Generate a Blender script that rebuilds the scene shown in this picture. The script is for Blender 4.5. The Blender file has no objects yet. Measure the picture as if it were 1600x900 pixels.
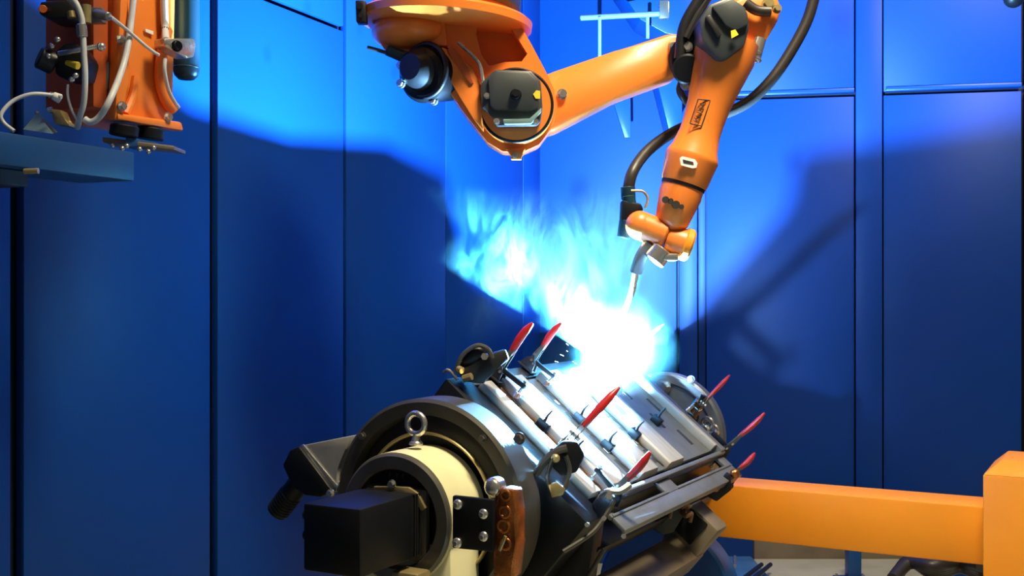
import bpy, bmesh, math, random
from mathutils import Matrix, Vector
random.seed(7)
R = math.radians
SC = bpy.context.scene
COL = SC.collection
F, CZ = 1800.0, 1.55          # focal length in photograph pixels, eye height

# ------------------------------------------------------------------ camera
cam_d = bpy.data.cameras.new('camera'); cam = bpy.data.objects.new('camera', cam_d); COL.objects.link(cam)
cam.location = (0, 0, CZ); cam.rotation_euler = (R(90), 0, 0)
cam_d.sensor_width = 36; cam_d.lens = F / 1600 * 36; cam_d.clip_start = 0.05
SC.camera = cam

# ------------------------------------------------------------------ world, lamps, exposure
w = bpy.data.worlds.new('hall_light'); SC.world = w; w.use_nodes = True
bg = w.node_tree.nodes['Background']; bg.inputs[0].default_value = (1.0, 0.93, 0.82, 1); bg.inputs[1].default_value = 0.10
SC.view_settings.view_transform = 'Standard'; SC.view_settings.look = 'None'
SC.view_settings.exposure = 0.0; SC.view_settings.gamma = 1.0
SC.cycles.volume_step_rate = 0.35
SC.cycles.volume_bounces = 0

def area(name, loc, target, size, power, color, spread=180):
    l = bpy.data.lights.new(name, 'AREA'); l.energy = power; l.color = color; l.shape = 'RECTANGLE'
    l.size, l.size_y = size; l.spread = math.radians(spread)
    o = bpy.data.objects.new(name, l); COL.objects.link(o); o.location = loc
    o.rotation_euler = (Vector(target) - Vector(loc)).to_track_quat('-Z', 'Y').to_euler()
    return o
area('overhead_hall_lamp', (0.9, 2.1, 4.7), (0.6, 3.2, 1.0), (0.9, 0.5), 74, (1.0, 0.86, 0.58), 85)
area('side_hall_lamp', (2.9, 4.3, 3.9), (3.0, 6.1, 2.7), (1.0, 0.5), 60, (1.0, 0.88, 0.74), 170)

ARC = Vector((0.2777, 3.5991, 1.3138))
l = bpy.data.lights.new('welding_arc', 'POINT'); l.energy = 2700; l.color = (0.20, 0.54, 1.0); l.shadow_soft_size = 0.002
o = bpy.data.objects.new('welding_arc', l); COL.objects.link(o); o.location = ARC
l = bpy.data.lights.new('arc_pool_light', 'POINT'); l.energy = 480; l.color = (0.36, 0.66, 1.0); l.shadow_soft_size = 0.012
o = bpy.data.objects.new('arc_pool_light', l); COL.objects.link(o); o.location = ARC + Vector((-0.012, 0.008, -0.006))

# ------------------------------------------------------------------ helpers
def at(u, v, d): return Vector(((u - 800) / F * d, d, CZ + (450 - v) / F * d))
def col(r, g, b):
    f = lambda c: (c / 255 / 12.92) if c / 255 <= 0.04045 else ((c / 255 + 0.055) / 1.055) ** 2.4
    return (f(r), f(g), f(b), 1)

def mat(name, c, rough=0.5, metal=0.0, var=0.12, scale=12.0, bump=0.02, emit=None, coat=0.0, c2=None, stretch=(1, 1, 1), spec=0.5):
    m = bpy.data.materials.new(name); m.use_nodes = True; t = m.node_tree; n = t.nodes; k = t.links
    b = n['Principled BSDF']
    b.inputs['Metallic'].default_value = metal; b.inputs['Coat Weight'].default_value = coat
    b.inputs['Specular IOR Level'].default_value = spec
    tc = n.new('ShaderNodeTexCoord'); mp = n.new('ShaderNodeMapping'); mp.inputs['Scale'].default_value = stretch
    k.new(tc.outputs['Object'], mp.inputs[0])
    nz = n.new('ShaderNodeTexNoise'); nz.inputs['Scale'].default_value = scale; nz.inputs['Detail'].default_value = 6
    k.new(mp.outputs[0], nz.inputs['Vector'])
    mx = n.new('ShaderNodeMix'); mx.data_type = 'RGBA'
    mx.inputs['A'].default_value = c
    mx.inputs['B'].default_value = c2 if c2 else tuple(x * (1 - 2.5 * var) for x in c[:3]) + (1,)
    rp = n.new('ShaderNodeMapRange'); rp.inputs[1].default_value = 0.42; rp.inputs[2].default_value = 0.72
    k.new(nz.outputs[0], rp.inputs[0]); k.new(rp.outputs[0], mx.inputs['Factor']); k.new(mx.outputs['Result'], b.inputs['Base Color'])
    rr = n.new('ShaderNodeMapRange'); rr.inputs[3].default_value = max(0.03, rough - 0.08); rr.inputs[4].default_value = min(1, rough + 0.1)
    k.new(nz.outputs[0], rr.inputs[0]); k.new(rr.outputs[0], b.inputs['Roughness'])
    if bump:
        bp = n.new('ShaderNodeBump'); bp.inputs['Strength'].default_value = bump; bp.inputs['Distance'].default_value = 0.01
        n2 = n.new('ShaderNodeTexNoise'); n2.inputs['Scale'].default_value = scale * 8; k.new(mp.outputs[0], n2.inputs['Vector'])
        k.new(n2.outputs[0], bp.inputs['Height']); k.new(bp.outputs[0], b.inputs['Normal'])
    if emit:
        b.inputs['Emission Color'].default_value = emit[0]; b.inputs['Emission Strength'].default_value = emit[1]
    return m

M = dict(
    wall=mat('blue_wall_paint', (0.0012, 0.044, 0.25, 1), 0.47, var=0.05, scale=1.2, bump=0.01, spec=0.3),
    seam=mat('dark_seam', (0.001, 0.004, 0.03, 1), 0.6),
    trimb=mat('blue_trim_paint', (0.002, 0.055, 0.26, 1), 0.35, var=0.05, scale=3),
    beamb=mat('blue_beam_paint', (0.004, 0.060, 0.22, 1), 0.4, var=0.08, scale=4),
    concrete=mat('pale_floor', (0.42, 0.40, 0.27, 1), 0.6, var=0.15, scale=3, bump=0.1),
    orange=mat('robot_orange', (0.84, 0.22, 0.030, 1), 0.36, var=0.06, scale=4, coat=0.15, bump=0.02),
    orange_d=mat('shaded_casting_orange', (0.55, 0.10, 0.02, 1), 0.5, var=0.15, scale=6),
    safety=mat('amber_beam_paint', (0.84, 0.27, 0.004, 1), 0.5, var=0.04, scale=3, bump=0.01),
    black=mat('black_plastic', (0.006, 0.007, 0.010, 1), 0.42, var=0.1, scale=9, spec=0.25),
    dark=mat('dark_painted_steel', (0.016, 0.016, 0.018, 1), 0.42, metal=0.2, var=0.15, scale=7),
    grey=mat('grey_cover_plastic', (0.034, 0.042, 0.048, 1), 0.42, var=0.1, scale=7),
    iron=mat('machined_grey_iron', (0.16, 0.15, 0.135, 1), 0.35, metal=0.6, var=0.15, scale=6),
    iron_d=mat('dark_machined_iron', (0.07, 0.066, 0.055, 1), 0.4, metal=0.4, var=0.15, scale=6),
    ivory=mat('ivory_housing_paint', (0.72, 0.68, 0.42, 1), 0.4, var=0.06, scale=5),
    gold=mat('yellowish_zinc', (0.55, 0.43, 0.20, 1), 0.35, metal=0.7, var=0.15, scale=14),
    zinc=mat('bright_zinc', (0.72, 0.70, 0.66, 1), 0.25, metal=0.9, var=0.1, scale=20),
    steel=mat('bright_sheet_steel', (0.55, 0.535, 0.49, 1), 0.34, metal=0.4, var=0.08, scale=14, stretch=(1, 6, 1)),
    steel_g=mat('grey_sheet_steel', (0.20, 0.215, 0.23, 1), 0.38, metal=0.5, var=0.12, scale=10),
    brownst=mat('rusty_brown_steel', (0.20, 0.10, 0.045, 1), 0.45, metal=0.5, var=0.25, scale=18),
    copper=mat('coppery_bracket', (0.42, 0.14, 0.035, 1), 0.28, metal=0.75, var=0.25, scale=22, bump=0.1),
    tube=mat('brown_grey_tube', (0.20, 0.16, 0.11, 1), 0.42, metal=0.3, var=0.12, scale=8),
    red=mat('red_vinyl_grip', (0.40, 0.012, 0.010, 1), 0.35, var=0.1, scale=30),
    hose=mat('black_ribbed_hose', (0.03, 0.024, 0.022, 1), 0.42, var=0.1, scale=30),
    white=mat('white_cable', (0.62, 0.64, 0.68, 1), 0.4, var=0.08, scale=20),
    sticker=mat('white_sticker', (0.85, 0.85, 0.82, 1), 0.5, var=0.02),
    yellow=mat('yellow_sticker', (0.80, 0.60, 0.03, 1), 0.45, var=0.05),
    olive=mat('olive_yellow_label', (0.50, 0.42, 0.04, 1), 0.45, var=0.1),
    teal=mat('teal_grey_cylinder', (0.010, 0.045, 0.075, 1), 0.35, metal=0.2, var=0.08, scale=5),
    cyan=mat('pale_steel_wedge', (0.35, 0.55, 0.55, 1), 0.35, metal=0.4, var=0.1, scale=14),
    print=mat('dark_print', (0.02, 0.015, 0.012, 1), 0.6),
    amber=mat('amber_lens', (0.85, 0.18, 0.02, 1), 0.3),
)

class MB:
    def __init__(s): s.b = bmesh.new()
    def _add(s, verts, faces, bevel=0, seg=2):
        vs = [s.b.verts.new(v) for v in verts]; fs = []
        for f in faces:
            try: fs.append(s.b.faces.new([vs[i] for i in f]))
            except ValueError: pass
        if bevel:
            es = list({e for f in fs for e in f.edges})
            bmesh.ops.bevel(s.b, geom=es, offset=bevel, segments=seg, affect='EDGES', profile=0.5, clamp_overlap=True)
        return s
    def hexa(s, p, bevel=0):        # 8 corners: bottom loop 0-3, top loop 4-7
        return s._add(p, [(3, 2, 1, 0), (4, 5, 6, 7), (0, 1, 5, 4), (1, 2, 6, 5), (2, 3, 7, 6), (3, 0, 4, 7)], bevel)
    def box(s, lo, hi, bevel=0, m=Matrix()):
        x0, y0, z0 = lo; x1, y1, z1 = hi
        return s.hexa([m @ Vector(q) for q in ((x0, y0, z0), (x1, y0, z0), (x1, y1, z0), (x0, y1, z0), (x0, y0, z1), (x1, y0, z1), (x1, y1, z1), (x0, y1, z1))], bevel)
    def cbox(s, c, size, bevel=0, m=Matrix()):
        return s.box([c[i] - size[i] / 2 for i in range(3)], [c[i] + size[i] / 2 for i in range(3)], bevel, m)
    def prism(s, poly, ext, bevel=0):   # poly: list of 3D points, ext: 3D vector
        n = len(poly); e = Vector(ext); p = [Vector(q) for q in poly]
        f = [tuple(range(n)), tuple(range(2 * n - 1, n - 1, -1))] + [(i, i + n, (i + 1) % n + n, (i + 1) % n) for i in range(n)]
        return s._add(p + [q + e for q in p], f, bevel)
    def lathe(s, prof, m=Matrix(), seg=40, cap=True):   # prof (r, z) around local Z
        vs = []; fs = []; n = len(prof)
        for r, z in prof:
            for i in range(seg):
                a = 2 * math.pi * i / seg; vs.append(m @ Vector((r * math.cos(a), r * math.sin(a), z)))
        for j in range(n - 1):
            for i in range(seg):
                k = (i + 1) % seg; fs.append((j * seg + i, j * seg + k, (j + 1) * seg + k, (j + 1) * seg + i))
        if cap: fs += [tuple(range(seg - 1, -1, -1)), tuple((n - 1) * seg + i for i in range(seg))]
        return s._add(vs, fs)
    def cyl(s, a, b, r, r2=None, seg=20, ch=0):
        a = Vector(a); b = Vector(b); h = (b - a).length; r2 = r if r2 is None else r2
        m = Matrix.Translation(a) @ (b - a).to_track_quat('Z', 'Y').to_matrix().to_4x4()
        pr = [(r, 0), (r2, h)] if not ch else [(r - ch, 0), (r, ch), (r2, h - ch), (r2 - ch, h)]
        return s.lathe(pr, m, seg)
    def tube(s, pts, r, seg=10, smooth=6):
        p = [Vector(q) for q in pts]
        if smooth and len(p) > 2:
            q = []
            for i in range(len(p) - 1):
                a, b, c, d = p[max(i - 1, 0)], p[i], p[i + 1], p[min(i + 2, len(p) - 1)]
                for t in [k / smooth for k in range(smooth)]:
                    q.append(0.5 * (2 * b + (c - a) * t + (2 * a - 5 * b + 4 * c - d) * t * t + (3 * b - a - 3 * c + d) * t ** 3))
            p = q + [p[-1]]
        vs = []; fs = []; up = None
        rr = r if isinstance(r, (list, tuple)) else [r, r]
        for i, c in enumerate(p):
            t = (p[min(i + 1, len(p) - 1)] - p[max(i - 1, 0)]).normalized()
            if up is None: up = t.orthogonal().normalized()
            up = (up - t * up.dot(t)).normalized(); sd = t.cross(up)
            f_ = (len(rr) - 1) * i / max(1, len(p) - 1); j_ = min(int(f_), len(rr) - 2); ri = rr[j_] + (rr[j_ + 1] - rr[j_]) * (f_ - j_)
            for k in range(seg):
                a = 2 * math.pi * k / seg; vs.append(c + (up * math.cos(a) + sd * math.sin(a)) * ri)
        for j in range(len(p) - 1):
            for i in range(seg):
                k = (i + 1) % seg; fs.append((j * seg + i, j * seg + k, (j + 1) * seg + k, (j + 1) * seg + i))
        n = len(p); fs += [tuple(range(seg - 1, -1, -1)), tuple((n - 1) * seg + i for i in range(seg))]
        return s._add(vs, fs)
    def torus(s, c, axis, r, t, seg=40, sg=10, squash=1.0):
        m = Matrix.Translation(Vector(c)) @ Vector(axis).to_track_quat('Z', 'Y').to_matrix().to_4x4()
        vs = []; fs = []
        for i in range(seg):
            a = 2 * math.pi * i / seg
            for j in range(sg):
                b = 2 * math.pi * j / sg; q = r + t * math.cos(b)
                vs.append(m @ Vector((q * math.cos(a), q * math.sin(a), t * squash * math.sin(b))))
        for i in range(seg):
            for j in range(sg):
                k, l2 = (i + 1) % seg, (j + 1) % sg
                fs.append((i * sg + j, k * sg + j, k * sg + l2, i * sg + l2))
        return s._add(vs, fs)
    def ball(s, c, r, sc=(1, 1, 1), m=None):
        mm = Matrix.Translation(Vector(c)) @ (m or Matrix()) @ Matrix.Diagonal((r * sc[0], r * sc[1], r * sc[2], 1))
        bmesh.ops.create_uvsphere(s.b, u_segments=20, v_segments=12, radius=1, matrix=mm); return s
    def xf(s, m): bmesh.ops.transform(s.b, matrix=m, verts=s.b.verts); return s

WM = {}
def emit_obj(name, mb, m, parent=None, local=False, smooth=40):
    me = bpy.data.meshes.new(name)
    if parent is not None and not local: mb.xf(WM[parent].inverted())
    bmesh.ops.recalc_face_normals(mb.b, faces=mb.b.faces)
    mb.b.to_mesh(me); mb.b.free(); me.materials.append(m)
    me.polygons.foreach_set('use_smooth', [True] * len(me.polygons)); me.set_sharp_from_angle(angle=R(smooth))
    o = bpy.data.objects.new(name, me); COL.objects.link(o)
    if parent is not None: o.parent = parent; WM[o] = WM[parent]
    else: WM[o] = Matrix()
    return o
SPLIT = set('bolt rim_screw slot fitting tab cover_bolt arm_bolt hub_bolt wrist_port hood_screw gland_nut plate_nut rubber_buffer raised_mark connector hose_fitting elbow_fitting cast_boss plug pivot_pin'.split())
def islands(bm):     # groups of touching pieces of one bmesh
    bm.verts.index_update(); seen = set(); out = []
    for v in bm.verts:
        if v in seen: continue
        st = [v]; seen.add(v); isl = []
        while st:
            x = st.pop(); isl.append(x)
            for e in x.link_edges:
                y = e.other_vert(x)
                if y not in seen: seen.add(y); st.append(y)
        out.append(isl)
    bx = [[[min(v.co[i] for v in q) for i in range(3)], [max(v.co[i] for v in q) for i in range(3)], q] for q in out]
    done = False
    while not done:
        done = True
        for i in range(len(bx)):
            for j in range(i + 1, len(bx)):
                a, b = bx[i], bx[j]
                if all(a[0][k] <= b[1][k] + 1e-4 and b[0][k] <= a[1][k] + 1e-4 for k in range(3)):
                    bx[i] = [[min(a[0][k], b[0][k]) for k in range(3)], [max(a[1][k], b[1][k]) for k in range(3)], a[2] + b[2]]
                    del bx[j]; done = False; break
            if not done: break
    return [b[2] for b in bx]
def part(name, mb, m, parent, label=None, local=False, smooth=40, kind=None):
    if name in SPLIT:
        gs = islands(mb.b)
        if len(gs) > 1:
            ids = [set(v.index for v in g) for g in gs]; res = None
            for g in ids:
                n = MB(); n.b = mb.b.copy(); n.b.verts.ensure_lookup_table()
                bmesh.ops.delete(n.b, geom=[v for v in n.b.verts if v.index not in g], context='VERTS')
                o = emit_obj(name, n, m, parent, local, smooth)
                if label: o['label'] = label
                res = res or o
            mb.b.free(); return res
    o = emit_obj(name, mb, m, parent, local, smooth)
    if label: o['label'] = label
    if kind: o['kind'] = kind
    return o
def thing(name, label, cat, loc=(0, 0, 0), rot=Matrix(), group=None):
    o = bpy.data.objects.new(name, None); COL.objects.link(o); o.empty_display_size = 0.1
    m = Matrix.Translation(Vector(loc)) @ rot; o.matrix_world = m; WM[o] = m
    o['label'] = label; o['category'] = cat
    if group: o['group'] = group
    return o
def single(name, mb, m, label, cat, loc=None, group=None, kind=None):
    if loc is not None:
        mt = Matrix.Translation(Vector(loc)); mb.xf(mt.inverted())
    o = emit_obj(name, mb, m)
    if loc is not None: o.location = loc; WM[o] = mt
    o['label'] = label; o['category'] = cat
    if group: o['group'] = group
    if kind: o['kind'] = kind
    return o
def struct(name, mb, m, parent=None):
    o = emit_obj(name, mb, m, parent)
    if parent is None: o['kind'] = 'structure'
    return o
def px(poly, d, thick=0.0):      # outline on the frontal plane at distance d
    return [at(u, v, d) for u, v in poly]
def bolt(mb, p, axis, r, h, hexa=True):
    a = Vector(axis).normalized(); p = Vector(p)
    mb.cyl(p, p + a * h, r, seg=6 if hexa else 16); mb.cyl(p + a * h * 0.2, p - a * h * 0.15, r * 1.35, seg=16)

# ------------------------------------------------------------------ the cell: floor and walls
PC = Vector((0.147, 6.6, 0))
DL = Vector((-0.389, -0.921, 0)); DR = Vector((0.9797, -0.2004, 0))   # along each wall away from the corner
NL = Vector((0.921, -0.389, 0)); NR = Vector((-0.2004, -0.9797, 0))     # into the cell
SEAMZ = 2.58; TOP = 4.2
struct('floor', MB().box((-4, -1.5, -0.1), (6, 8, 0)), M['concrete'])

def wall_panel(mb, o, d, n, s0, s1, z0, z1, th=0.03, g=0.0):
    a = o + d * s0; b = o + d * s1
    q = [a, b, b + n * th, a + n * th]
    return mb.hexa([Vector((p.x, p.y, z0)) for p in q] + [Vector((p.x, p.y, z1)) for p in q], 0.004)

wl = struct('wall_left', wall_panel(MB(), PC - NL * 0.06, DL, NL, -0.05, 6.2, 0, TOP, 0.05), M['seam'])
def ul(u):   # distance along the left wall of an image column
    k = (u - 800) / F; return (PC.x - k * PC.y) / (-DL.x - k * -DL.y) if False else (PC.x - k * PC.y) / (0.389 - k * 0.921)
LS = [0.0, ul(810) , ul(688), ul(529), ul(323), ul(14), ul(14) + 0.9, ul(14) + 1.8]
for i in range(len(LS) - 1):
    g = [0, .003, .003, .011, .02, .022, .02, .02][i]; g2 = [.003, .003, .011, .02, .022, .02, .02][i]
    a, b = LS[i] + g, LS[i + 1] - g2
    if i in (3, 4, 5):
        struct('panel', wall_panel(MB(), PC, DL, NL, a, b, 0, SEAMZ - 0.008), M['wall'], wl)
        struct('panel', wall_panel(MB(), PC, DL, NL, a, b, SEAMZ + 0.012, TOP), M['wall'], wl)
    else:
        struct('panel', wall_panel(MB(), PC, DL, NL, a, b, 0, TOP), M['wall'], wl)

wr = struct('wall_right', wall_panel(MB(), PC - NR * 0.06, DR, NR, -0.05, 5.0, 0, TOP, 0.05), M['seam'])
def ur(u): k = (u - 800) / F; return (k * PC.y - PC.x) / (DR.x + k * 0.2004)
RS = [(0.0, ur(1058), False), (ur(1062), ur(1090), False), (ur(1104), ur(1334), True), (ur(1336), ur(1377), False), (ur(1379.5), ur(1594), True), (ur(1091.5), ur(1102.5), 'slim'), (ur(1600), ur(1600) + 0.9, True), (ur(1600) + .92, 4.9, True)]
for a, b, sp in RS:
    if sp == 'slim':
        struct('panel', wall_panel(MB(), PC, DR, NR, a, b, 0, TOP, 0.004), M['wall'], wr)
    elif sp:
        struct('panel', wall_panel(MB(), PC, DR, NR, a, b, 0, 2.585), M['wall'], wr)
        struct('panel', wall_panel(MB(), PC, DR, NR, a, b, 2.605, TOP), M['wall'], wr)
    else:
        struct('panel', wall_panel(MB(), PC, DR, NR, a, b, 0, TOP, 0.045), M['wall'], wr)
# horizontal rail lips under the upper panels on the right
for a, b in ((ur(1104), ur(1334)), (ur(1383), ur(1594))):
    struct('rail', wall_panel(MB(), PC, DR, NR, a, b, 2.607, 2.63, 0.042), M['trimb'], wr)

# ------------------------------------------------------------------ positioner
A = Vector((0.4758, 0.8796, 0)); H = Vector((0.8796, -0.4758, 0)); Z = Vector((0, 0, 1))
C0 = at(664, 795, 2.9)
PM = Matrix.Translation(C0) @ Matrix.Rotation(math.atan2(-0.4758, 0.8796), 4, 'Z')   # x = H, y = A, z up
ROT = PM.to_3x3().to_4x4()
TM = PM @ Matrix.Rotation(R(39.8), 4, 'Y')                                            # tilted table frame
YA = Matrix.Rotation(R(-90), 4, 'X')      # lathe axis Z -> +Y
def LY(y): return Matrix.Translation((0, y, 0)) @ YA

head = thing('welding_positioner', 'dark round headstock of the tilting positioner with ivory drum, eye bolt and black servo motor', 'positioner',
             (C0.x, C0.y, 0), ROT)
GP = WM[head]; UP = Matrix.Translation((0, 0, C0.z))
def hp(name, mb, m, **k): mb.xf(UP); return part(name, mb, m, head, local=True, **k)
mb = MB().lathe([(0.232, 0.03), (0.236, 0.0), (0.268, -0.002), (0.277, 0.006), (0.277, 0.098), (0.27, 0.105), (0.05, 0.105)], LY(0), 96, cap=False)
hp('faceplate', mb, M['iron_d'], label='dark machined rim of the round faceplate', smooth=30)
hp('recess_face', MB().lathe([(0.0, 0.028), (0.155, 0.028), (0.16, 0.045), (0.232, 0.045), (0.234, 0.03)], LY(0), 80, cap=False), M['dark'])
hp('brass_ring', MB().torus((0, 0.01, 0), (0, 1, 0), 0.19, 0.005, 72, squash=1.6), M['gold'])
hp('drum', MB().lathe([(0.140, -0.128), (0.158, -0.128), (0.1585, -0.12), (0.1585, 0.028)], LY(0), 80, cap=False), M['ivory'], label='pale ivory cylindrical gear housing')
hp('front_ring', MB().lathe([(0.118, -0.105), (0.118, -0.135), (0.122, -0.139), (0.150, -0.139), (0.1555, -0.134), (0.1555, -0.128)], LY(0), 80, cap=False), M['iron'], label='grey machined ring on the drum front')
hp('inner_face', MB().lathe([(0.0, -0.108), (0.119, -0.108), (0.119, -0.10), (0, -0.10)], LY(0), 60, cap=False), M['black'])
# pedestal: legs down to the floor
mb = MB().hexa([Vector(q) for q in ((-0.16, -0.115, -C0.z), (0.16, -0.115, -C0.z), (0.16, 0.02, -C0.z), (-0.16, 0.02, -C0.z), (-0.12, -0.115, -0.06), (0.145, -0.115, -0.06), (0.145, 0.02, -0.06), (-0.12, 0.02, -0.06))], 0.004)
hp('pedestal', mb, M['ivory'], label='ivory painted pedestal under the drum')
# eye bolt
eb = at(650, 662, 2.845)
q = PM.inverted() @ eb
mb = MB().torus(q, (0, 1, 0), 0.025, 0.0078, 32, 10, 1.0)
mb.cyl((q.x, q.y, q.z - 0.044), (q.x, q.y, q.z - 0.026), 0.012, 0.008)
mb.cyl((q.x, q.y, q.z - 0.052), (q.x, q.y, q.z - 0.043), 0.018, 0.016, ch=0.002)
hp('eye_bolt', mb, M['zinc'], label='bright zinc lifting eye on top of the drum')
# servo motor
mb = MB().box((-0.079, -0.385, -0.082), (0.079, -0.17, 0.071), 0.007)
mot = hp('servo_motor', mb, M['black'], label='black square servo motor facing the camera')
mb = MB().box((-0.074, -0.17, -0.078), (0.074, -0.125, 0.066), 0.01)
for k in range(4): mb.box((-0.0765, -0.163 + k * 0.01, -0.079), (0.0765, -0.158 + k * 0.01, 0.0675))
hp('motor_neck', mb, M['dark'])
mb = MB()
for z in (0.036, -0.01): mb.cyl((-0.078, -0.345, z), (-0.096, -0.345, z), 0.010, ch=0.001).cyl((-0.092, -0.345, z), (-0.104, -0.345, z), 0.013, ch=0.002)
o = part('connector', mb.xf(UP), M['black'], mot, local=True)
hp('motor_flange', MB().box((-0.09, -0.137, -0.10), (0.092, -0.112, 0.078), 0.02), M['iron_d'])
mb = MB().prism([(-0.055, -0.145, 0.074), (0.01, -0.145, 0.078), (0.045, -0.145, 0.08), (0.072, -0.145, 0.068), (0.094, -0.145, 0.034), (0.082, -0.145, 0.026), (0.062, -0.145, 0.054), (0.04, -0.145, 0.066), (-0.055, -0.145, 0.066)], (0, 0.012, 0), 0.002)
hp('clamp_strip', mb, M['gold'], label='gold coloured strap around the motor flange')
mb = MB(); bolt(mb, (0.0, -0.146, 0.084), (0, -1, 0), 0.008, 0.01)
for x, z in ((0.035, 0.052), (0.055, 0.05)): bolt(mb, (x, -0.15, z), (0, -1, 0), 0.004, 0.006)
hp('bolt', mb, M['zinc'])
# small lettering cast into the inner face is illegible in the photograph: three short marks
mb = MB()
for x in (-0.035, -0.012, 0.004): mb.box((x, -0.111, 0.094), (x + 0.006, -0.108, 0.104), 0.001)
hp('raised_mark', mb, M['iron_d'])
# black square plate, four bolts, coppery bracket
def hq(u, v, y):     # a point of the plane y = const in the headstock frame under an image pixel
    o_ = Vector((0, 0, CZ)); r = at(u, v, 1) - o_; c = C0 + A * y
    s = (c - o_).dot(A) / r.dot(A); return PM.inverted() @ (o_ + r * s)
YP = -0.15
pl = [hq(u, v, YP) for u, v in ((706, 774), (771, 781), (770, 863), (706, 857))]
bp = hp('bracket_plate', MB().prism(pl, (0, 0.014, 0), 0.005), M['black'], label='black square plate with four bright bolts')
for u, v in ((716, 788), (756, 803), (756, 838), (715, 848)):
    mb = MB(); p = hq(u, v, YP); mb.ball((p.x, p.y - 0.002, p.z), 0.0125, (1, 0.6, 1)); mb.cyl((p.x, p.y - 0.01, p.z), (p.x, p.y - 0.014, p.z), 0.006, seg=6)
    o = part('bolt', mb.xf(UP), M['zinc'], bp, local=True)
pl = [hq(u, v, -0.13) for u, v in ((771, 778), (782, 762), (801, 766), (806, 800), (805, 850), (800, 905), (770, 905))]
cb = hp('copper_bracket', MB().prism(pl, (0, 0.05, 0), 0.006), M['copper'], label='coppery worn bracket with cast pockets')
mb = MB()
for u, v, rr in ((790, 774, .011), (789, 800, .013), (787, 822, .014), (790, 850, .012)):
    p = hq(u, v, -0.13); mb.torus((p.x, p.y - 0.001, p.z), (0, 1, 0), rr, 0.004, 20, 8)
part('cast_boss', mb.xf(UP), M['copper'], cb, local=True)
p = hq(781, 860, -0.14); p2 = hq(790, 838, -0.14)
part('spring', MB().cyl(p, p2, 0.004).xf(UP), M['gold'], cb, local=True)
mb = MB(); p = hq(769, 762, -0.13); mb.cyl((p.x, p.y + 0.03, p.z), (p.x, p.y, p.z), 0.023, ch=0.003); mb.ball((p.x, p.y, p.z), 0.02, (1, 0.5, 1))
part('cap_screw', mb.xf(UP), M['zinc'], cb, local=True)
mb = MB()
for u, v in ((754, 680 + 5), (566, 681)): p = hq(u, v, -0.002); bolt(mb, p, (0, -1, 0), 0.008, 0.009)
p = hq(812, 685, 0.0)
bolt(mb, p, (0, -1, 0), 0.011, 0.014)
hp('rim_screw', mb, M['iron'])
# terminal hood on the left of the headstock
hood = [hq(u, v, 0.02) for u, v in ((467, 697), (548, 681), (541, 702), (530, 721), (526, 732), (526, 764), (520, 771))]
th = hp('terminal_hood', MB().prism(hood, (0, 0.09, 0), 0.003), M['steel'], label='bare silver sheet hood left of the faceplate')
rib = [hq(u, v, 0.016) for u, v in ((467, 697), (473, 694), (528, 760), (526, 768), (520, 770))]
part('fold', MB().prism(rib, (0, 0.006, 0), 0.001).xf(UP), M['zinc'], th, local=True)
blk = [hq(u, v, 0.0) for u, v in ((440, 727), (452, 703), (466, 697), (520, 769), (500, 778), (476, 775), (456, 762))]
hp('terminal_box', MB().prism(blk, (0, 0.08, 0), 0.008), M['black'])
g0 = hq(470, 752, 0.035); g1 = hq(433, 800, 0.035)
mb = MB().cyl(g0, g1, 0.031, ch=0.002)
d_ = (g1 - g0)
for k in range(7): c_ = g0 + d_ * (0.42 + 0.08 * k); mb.torus(c_, d_, 0.0305, 0.0026, 28, 6)
hp('cable_gland', mb, M['black'])
mb = MB(); p = hq(517, 771, 0.0); bolt(mb, p, (0, -1, 0), 0.009, 0.01); p = hq(563, 681, 0.01); bolt(mb, p, (0, -1, 0), 0.007, 0.01); hp('hood_screw', mb, M['zinc'])
p = hq(640, 892, -0.2); hp('foot_bracket', MB().box((p.x - .04, p.y - .02, p.z - .05), (p.x + .035, p.y + .04, p.z), 0.008), M['gold'])
# shaft into the table
hp('spindle', MB().cyl((0, 0.1, 0), (0, 0.17, 0), 0.12, seg=48), M['dark'])

# ------------------------------------------------------------------ tilting fixture table (frame TM: x down-right, y along the axis, z out of the table)
fx = thing('welding_fixture', 'black steel fixture frame carried between headstock and round tail plate', 'fixture', TM.translation, TM.to_3x3().to_4x4())
def fp(name, mb, m, **k): return part(name, mb, m, fx, local=True, **k)
fp('end_plate', MB().box((-0.23, 0.155, -0.12), (0.31, 0.262, 0.222), 0.008), M['black'], label='black end block bolted to the faceplate')
fp('base_beam', MB().box((-0.17, 0.262, 0.02), (0.27, 1.28, 0.17), 0.01), M['dark'])
fp('upper_rail', MB().box((-0.235, 0.25, 0.15), (-0.19, 1.33, 0.222), 0.004), M['dark'])
fp('lower_rail', MB().box((0.25, 0.262, 0.10), (0.275, 1.32, 0.20), 0.003), M['dark'])
fp('far_plate', MB().box((-0.20, 1.262, 0.02), (0.27, 1.30, 0.245), 0.004), M['steel_g'])
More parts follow.
